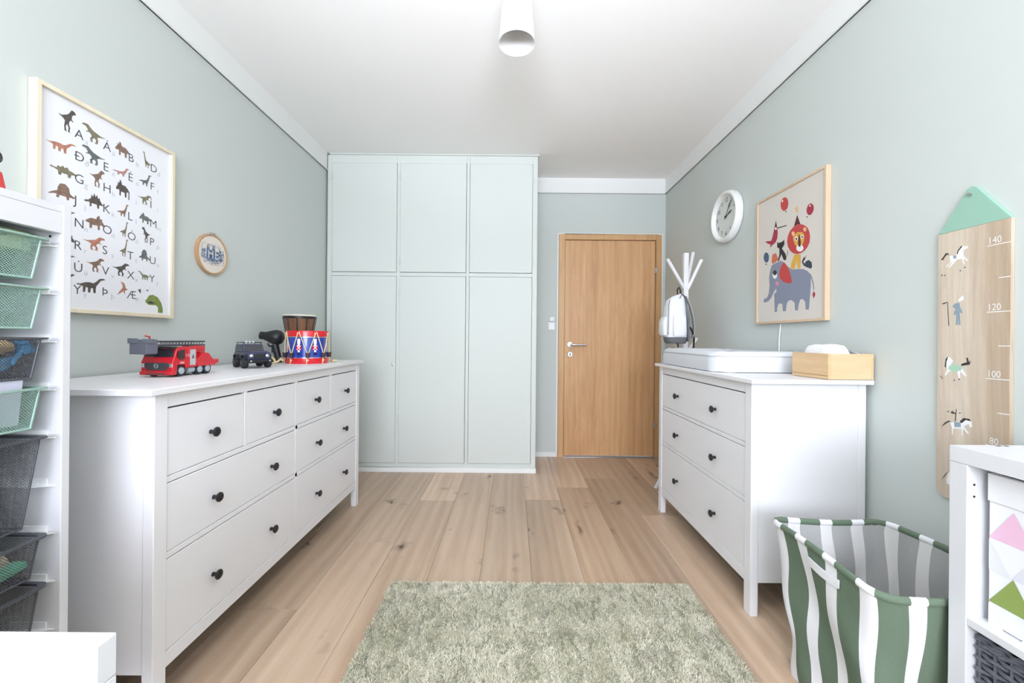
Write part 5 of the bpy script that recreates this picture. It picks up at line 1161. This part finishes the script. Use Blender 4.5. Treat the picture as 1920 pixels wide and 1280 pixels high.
# patterned fabric box in the upper cell
fb = thing('fabric_box', 'white fabric box with pink and green triangles in the upper shelf cell', 'box', (1.24, .74, KS))
fy1, fy0 = KY1 - kt - .014, ymid + .018
fx0 = KX + .034; fz0, fz1 = KS + .001, KT - kt - .012
FAB = mat('white box fabric', rgb(236, 237, 239), .85, bump=.1, bscale=500)
bxm = MB().box(fx0, fx0 + .008, fy0, fy1, fz0, fz1).box(KXB - .03, KXB - .022, fy0, fy1, fz0, fz1).box(fx0 + .0081, KXB - .0301, fy0, fy0 + .008, fz0, fz1).box(fx0 + .0081, KXB - .0301, fy1 - .008, fy1, fz0, fz1).box(fx0 + .0081, KXB - .0301, fy0 + .0081, fy1 - .0081, fz0, fz0 + .006)
obj('shell', bxm, FAB, fb, bevel=.004)
obj('top_band', MB().box(fx0 - .003, fx0 - .0002, fy0, fy1, fz1 - .062, fz1 - .001), FAB, fb, bevel=.001)
TC = {'pink': rgb(232, 190, 214), 'green': rgb(140, 160, 84), 'lilac': rgb(218, 220, 230), 'grey': rgb(226, 228, 230), 'pale': rgb(234, 230, 232)}
TM = {k: mat('triangle ' + k, c, .85) for k, c in TC.items()}
dz = .0715; zt = fz1 - .072
def tri(c, pts): obj('triangle_print', MB().poly([(fx0 - .0008, fy1 - .0015 - a, zt - b * dz) for a, b in pts]), TM[c], fb, smooth=False)
q = .040
tri('pink', [(0, 1), (q * 1.1, 0), (q * 2.1, 1)])
tri('grey', [(0, 1.05), (q, 2.02), (0, 2.0)])
tri('lilac', [(q * 1.05, 2.0), (q * 2.1, 1.0), (q * 2.1, 2.0)])
tri('green', [(0, 3), (q * 1.1, 2), (q * 2.1, 3)])
tri('pale', [(0, 3.05), (q * 1.05, 4), (0, 3.9)])
tri('lilac', [(q * 2.15, 1), (q * 3.2, 0), (q * 4.2, 1)]); tri('pink', [(q * 2.15, 3), (q * 3.2, 2), (q * 4.2, 3)]); tri('grey', [(q * 3.2, 2), (q * 4.2, 1), (q * 4.2, 2)])
tri('pale', [(q * 1.15, 4), (q * 2.15, 3), (q * 2.15, 4)])
# woven basket in the lower cell
wk = thing('woven_basket', 'dark grey woven basket in the lower cell of the cube shelf', 'basket', (1.24, .74, .125))
WOV = mat('grey rope weave', rgb(96, 98, 106), .8, noise=.25, nscale=120)
wx0, wy0, wy1, wz0, wz1 = KX + .016, ymid + .016, KY1 - kt - .006, zb + kt + .003, KS - .032
obj('core', MB().box(wx0 + .008, wx0 + .014, wy0 + .006, wy1 - .006, wz0, wz1 - .006).box(KXB - .03, KXB - .024, wy0 + .006, wy1 - .006, wz0, wz1 - .006).box(wx0 + .0141, KXB - .0301, wy0 + .006, wy0 + .012, wz0, wz1 - .006).box(wx0 + .0141, KXB - .0301, wy1 - .012, wy1 - .006, wz0, wz1 - .006), mat('basket dark core', rgb(58, 60, 66), .9), wk)
wv = MB(); nrow = 26; npost = 11
for j in range(nrow):
    z = wz0 + .006 + (wz1 - wz0 - .022) * j / (nrow - 1)
    pts = []
    for i in range(npost * 4 + 1):
        f = i / (npost * 4); y = wy0 + (wy1 - wy0) * f
        pts.append((wx0 + .006 + .0042 * math.cos(f * npost * PI + j * PI), y, z + .0012 * math.sin(i * 1.7 + j)))
    wv.tube(pts, .0042, 5)
stuff(obj('weave', wv, WOV, wk))
ps = MB()
for k in range(npost + 1):
    y = wy0 + .004 + (wy1 - wy0 - .008) * k / npost; ps.tube([(wx0 + .006, y, wz0), (wx0 + .006, y, wz1 - .012)], .003, 5)
stuff(obj('stakes', ps, WOV, wk))
rr = MB()
for z, o_ in ((wz1 - .011, 0), (wz1 - .003, PI / 2), (wz1 - .019, PI)):
    rr.tube([(wx0 + .006 + .003 * math.cos(i * 1.1 + o_), wy0 + (wy1 - wy0) * i / 60, z + .002 * math.sin(i * 1.1 + o_)) for i in range(61)], .0045, 6)
obj('braided_rim', rr, WOV, wk)

# ------------------------------------------------------------------ rug
RX0, RX1, RY0, RY1 = -.540, .800, .05, 1.806
rg = thing('rug', 'pale sage green shaggy rug on the oak floor in the foreground', 'rug', ((RX0 + RX1) / 2, (RY0 + RY1) / 2, 0))
obj('backing', MB().box(RX0 + .012, RX1 - .012, RY0 + .012, RY1 - .012, .0005, .010), mat('rug backing', rgb(150, 152, 128), .95), rg)
RUG = bpy.data.materials.new('shaggy pile'); RUG.use_nodes = True
nt = RUG.node_tree; N_ = nt.nodes; b_ = N_['Principled BSDF']; b_.inputs['Roughness'].default_value = .75; b_.inputs['Sheen Weight'].default_value = .3; b_.inputs['Specular IOR Level'].default_value = .3
at_ = N_.new('ShaderNodeAttribute'); at_.attribute_name = 'tone'
rmp = N_.new('ShaderNodeValToRGB'); e = rmp.color_ramp.elements; e[0].color = rgb(170, 167, 138); e[1].color = rgb(228, 223, 202)
nt.links.new(at_.outputs['Fac'], rmp.inputs['Fac']); nt.links.new(rmp.outputs[0], b_.inputs['Base Color'])
rs = np.random.RandomState(5)
def field(x, y, sc, seed):
    r_ = np.random.RandomState(seed); v = 0
    for k in range(7):
        a = r_.uniform(0, 2 * PI); f = sc * r_.uniform(.6, 1.6); v = v + np.sin((x * math.cos(a) + y * math.sin(a)) * f + r_.uniform(0, 6.3))
    return v / 7
def pile(nb, y0, y1, L0, w0):
    x = rs.uniform(RX0 + .006, RX1 - .006, nb); y = rs.uniform(y0, y1, nb)
    th = field(x, y, 30, 2) * 4 + field(x, y, 110, 9) * 5 + rs.uniform(-2.2, 2.2, nb)
    ln = L0 * rs.uniform(.7, 1.25, nb); lean = np.clip(.72 + field(x, y, 22, 4) * .25 + rs.normal(0, .2, nb), .1, 1.1)
    dx, dy = np.cos(th), np.sin(th)
    P = np.zeros((nb, 3, 2, 3)); up = np.sqrt(np.clip(1 - np.clip(lean, 0, .96) ** 2, .04, 1))
    for i, (f, h) in enumerate(((0, 0), (.5, .62), (1, 1.0))):
        px = x + dx * ln * lean * f ** 1.5; py = y + dy * ln * lean * f ** 1.5; pz = .006 + ln * up * h * .62
        w = w0 * (1, .95, .5)[i] * rs.uniform(.9, 1.1, nb)
        P[:, i, 0] = np.stack([px - dy * w, py + dx * w, pz], 1); P[:, i, 1] = np.stack([px + dy * w, py - dx * w, pz], 1)
    P[..., 0] = np.clip(P[..., 0], RX0 - .008, RX1 + .008); P[..., 1] = np.clip(P[..., 1], RY0 - .008, RY1 + .008)
    tone = np.clip(.48 + field(x, y, 11, 21) * .3 + field(x, y, 34, 33) * .4 + rs.normal(0, .24, nb), 0, 1)
    return P.reshape(-1, 3), np.repeat(tone, 6)
va, ta = pile(190000, 1.02, RY1 - .006, .0175, .0012); vb, tb = pile(60000, RY0 + .006, 1.02, .02, .0022)
V = np.concatenate([va, vb]); T_ = np.concatenate([ta, tb]); nbl = len(V) // 6
base = (np.arange(nbl) * 6)[:, None]
F = np.concatenate([base + np.array([[0, 1, 3, 2]]), base + np.array([[2, 3, 5, 4]])], 1).reshape(-1)
me = bpy.data.meshes.new('pile'); me.vertices.add(len(V)); me.vertices.foreach_set('co', V.astype(np.float32).reshape(-1))
nf = nbl * 2; me.loops.add(nf * 4); me.loops.foreach_set('vertex_index', F.astype(np.int32)); me.polygons.add(nf)
me.polygons.foreach_set('loop_start', (np.arange(nf) * 4).astype(np.int32)); me.polygons.foreach_set('loop_total', np.full(nf, 4, np.int32))
me.update(calc_edges=True)
att = me.attributes.new('tone', 'FLOAT', 'POINT'); att.data.foreach_set('value', T_.astype(np.float32))
me.materials.append(RUG)
stuff(obj('pile', me, RUG, rg, smooth=False))
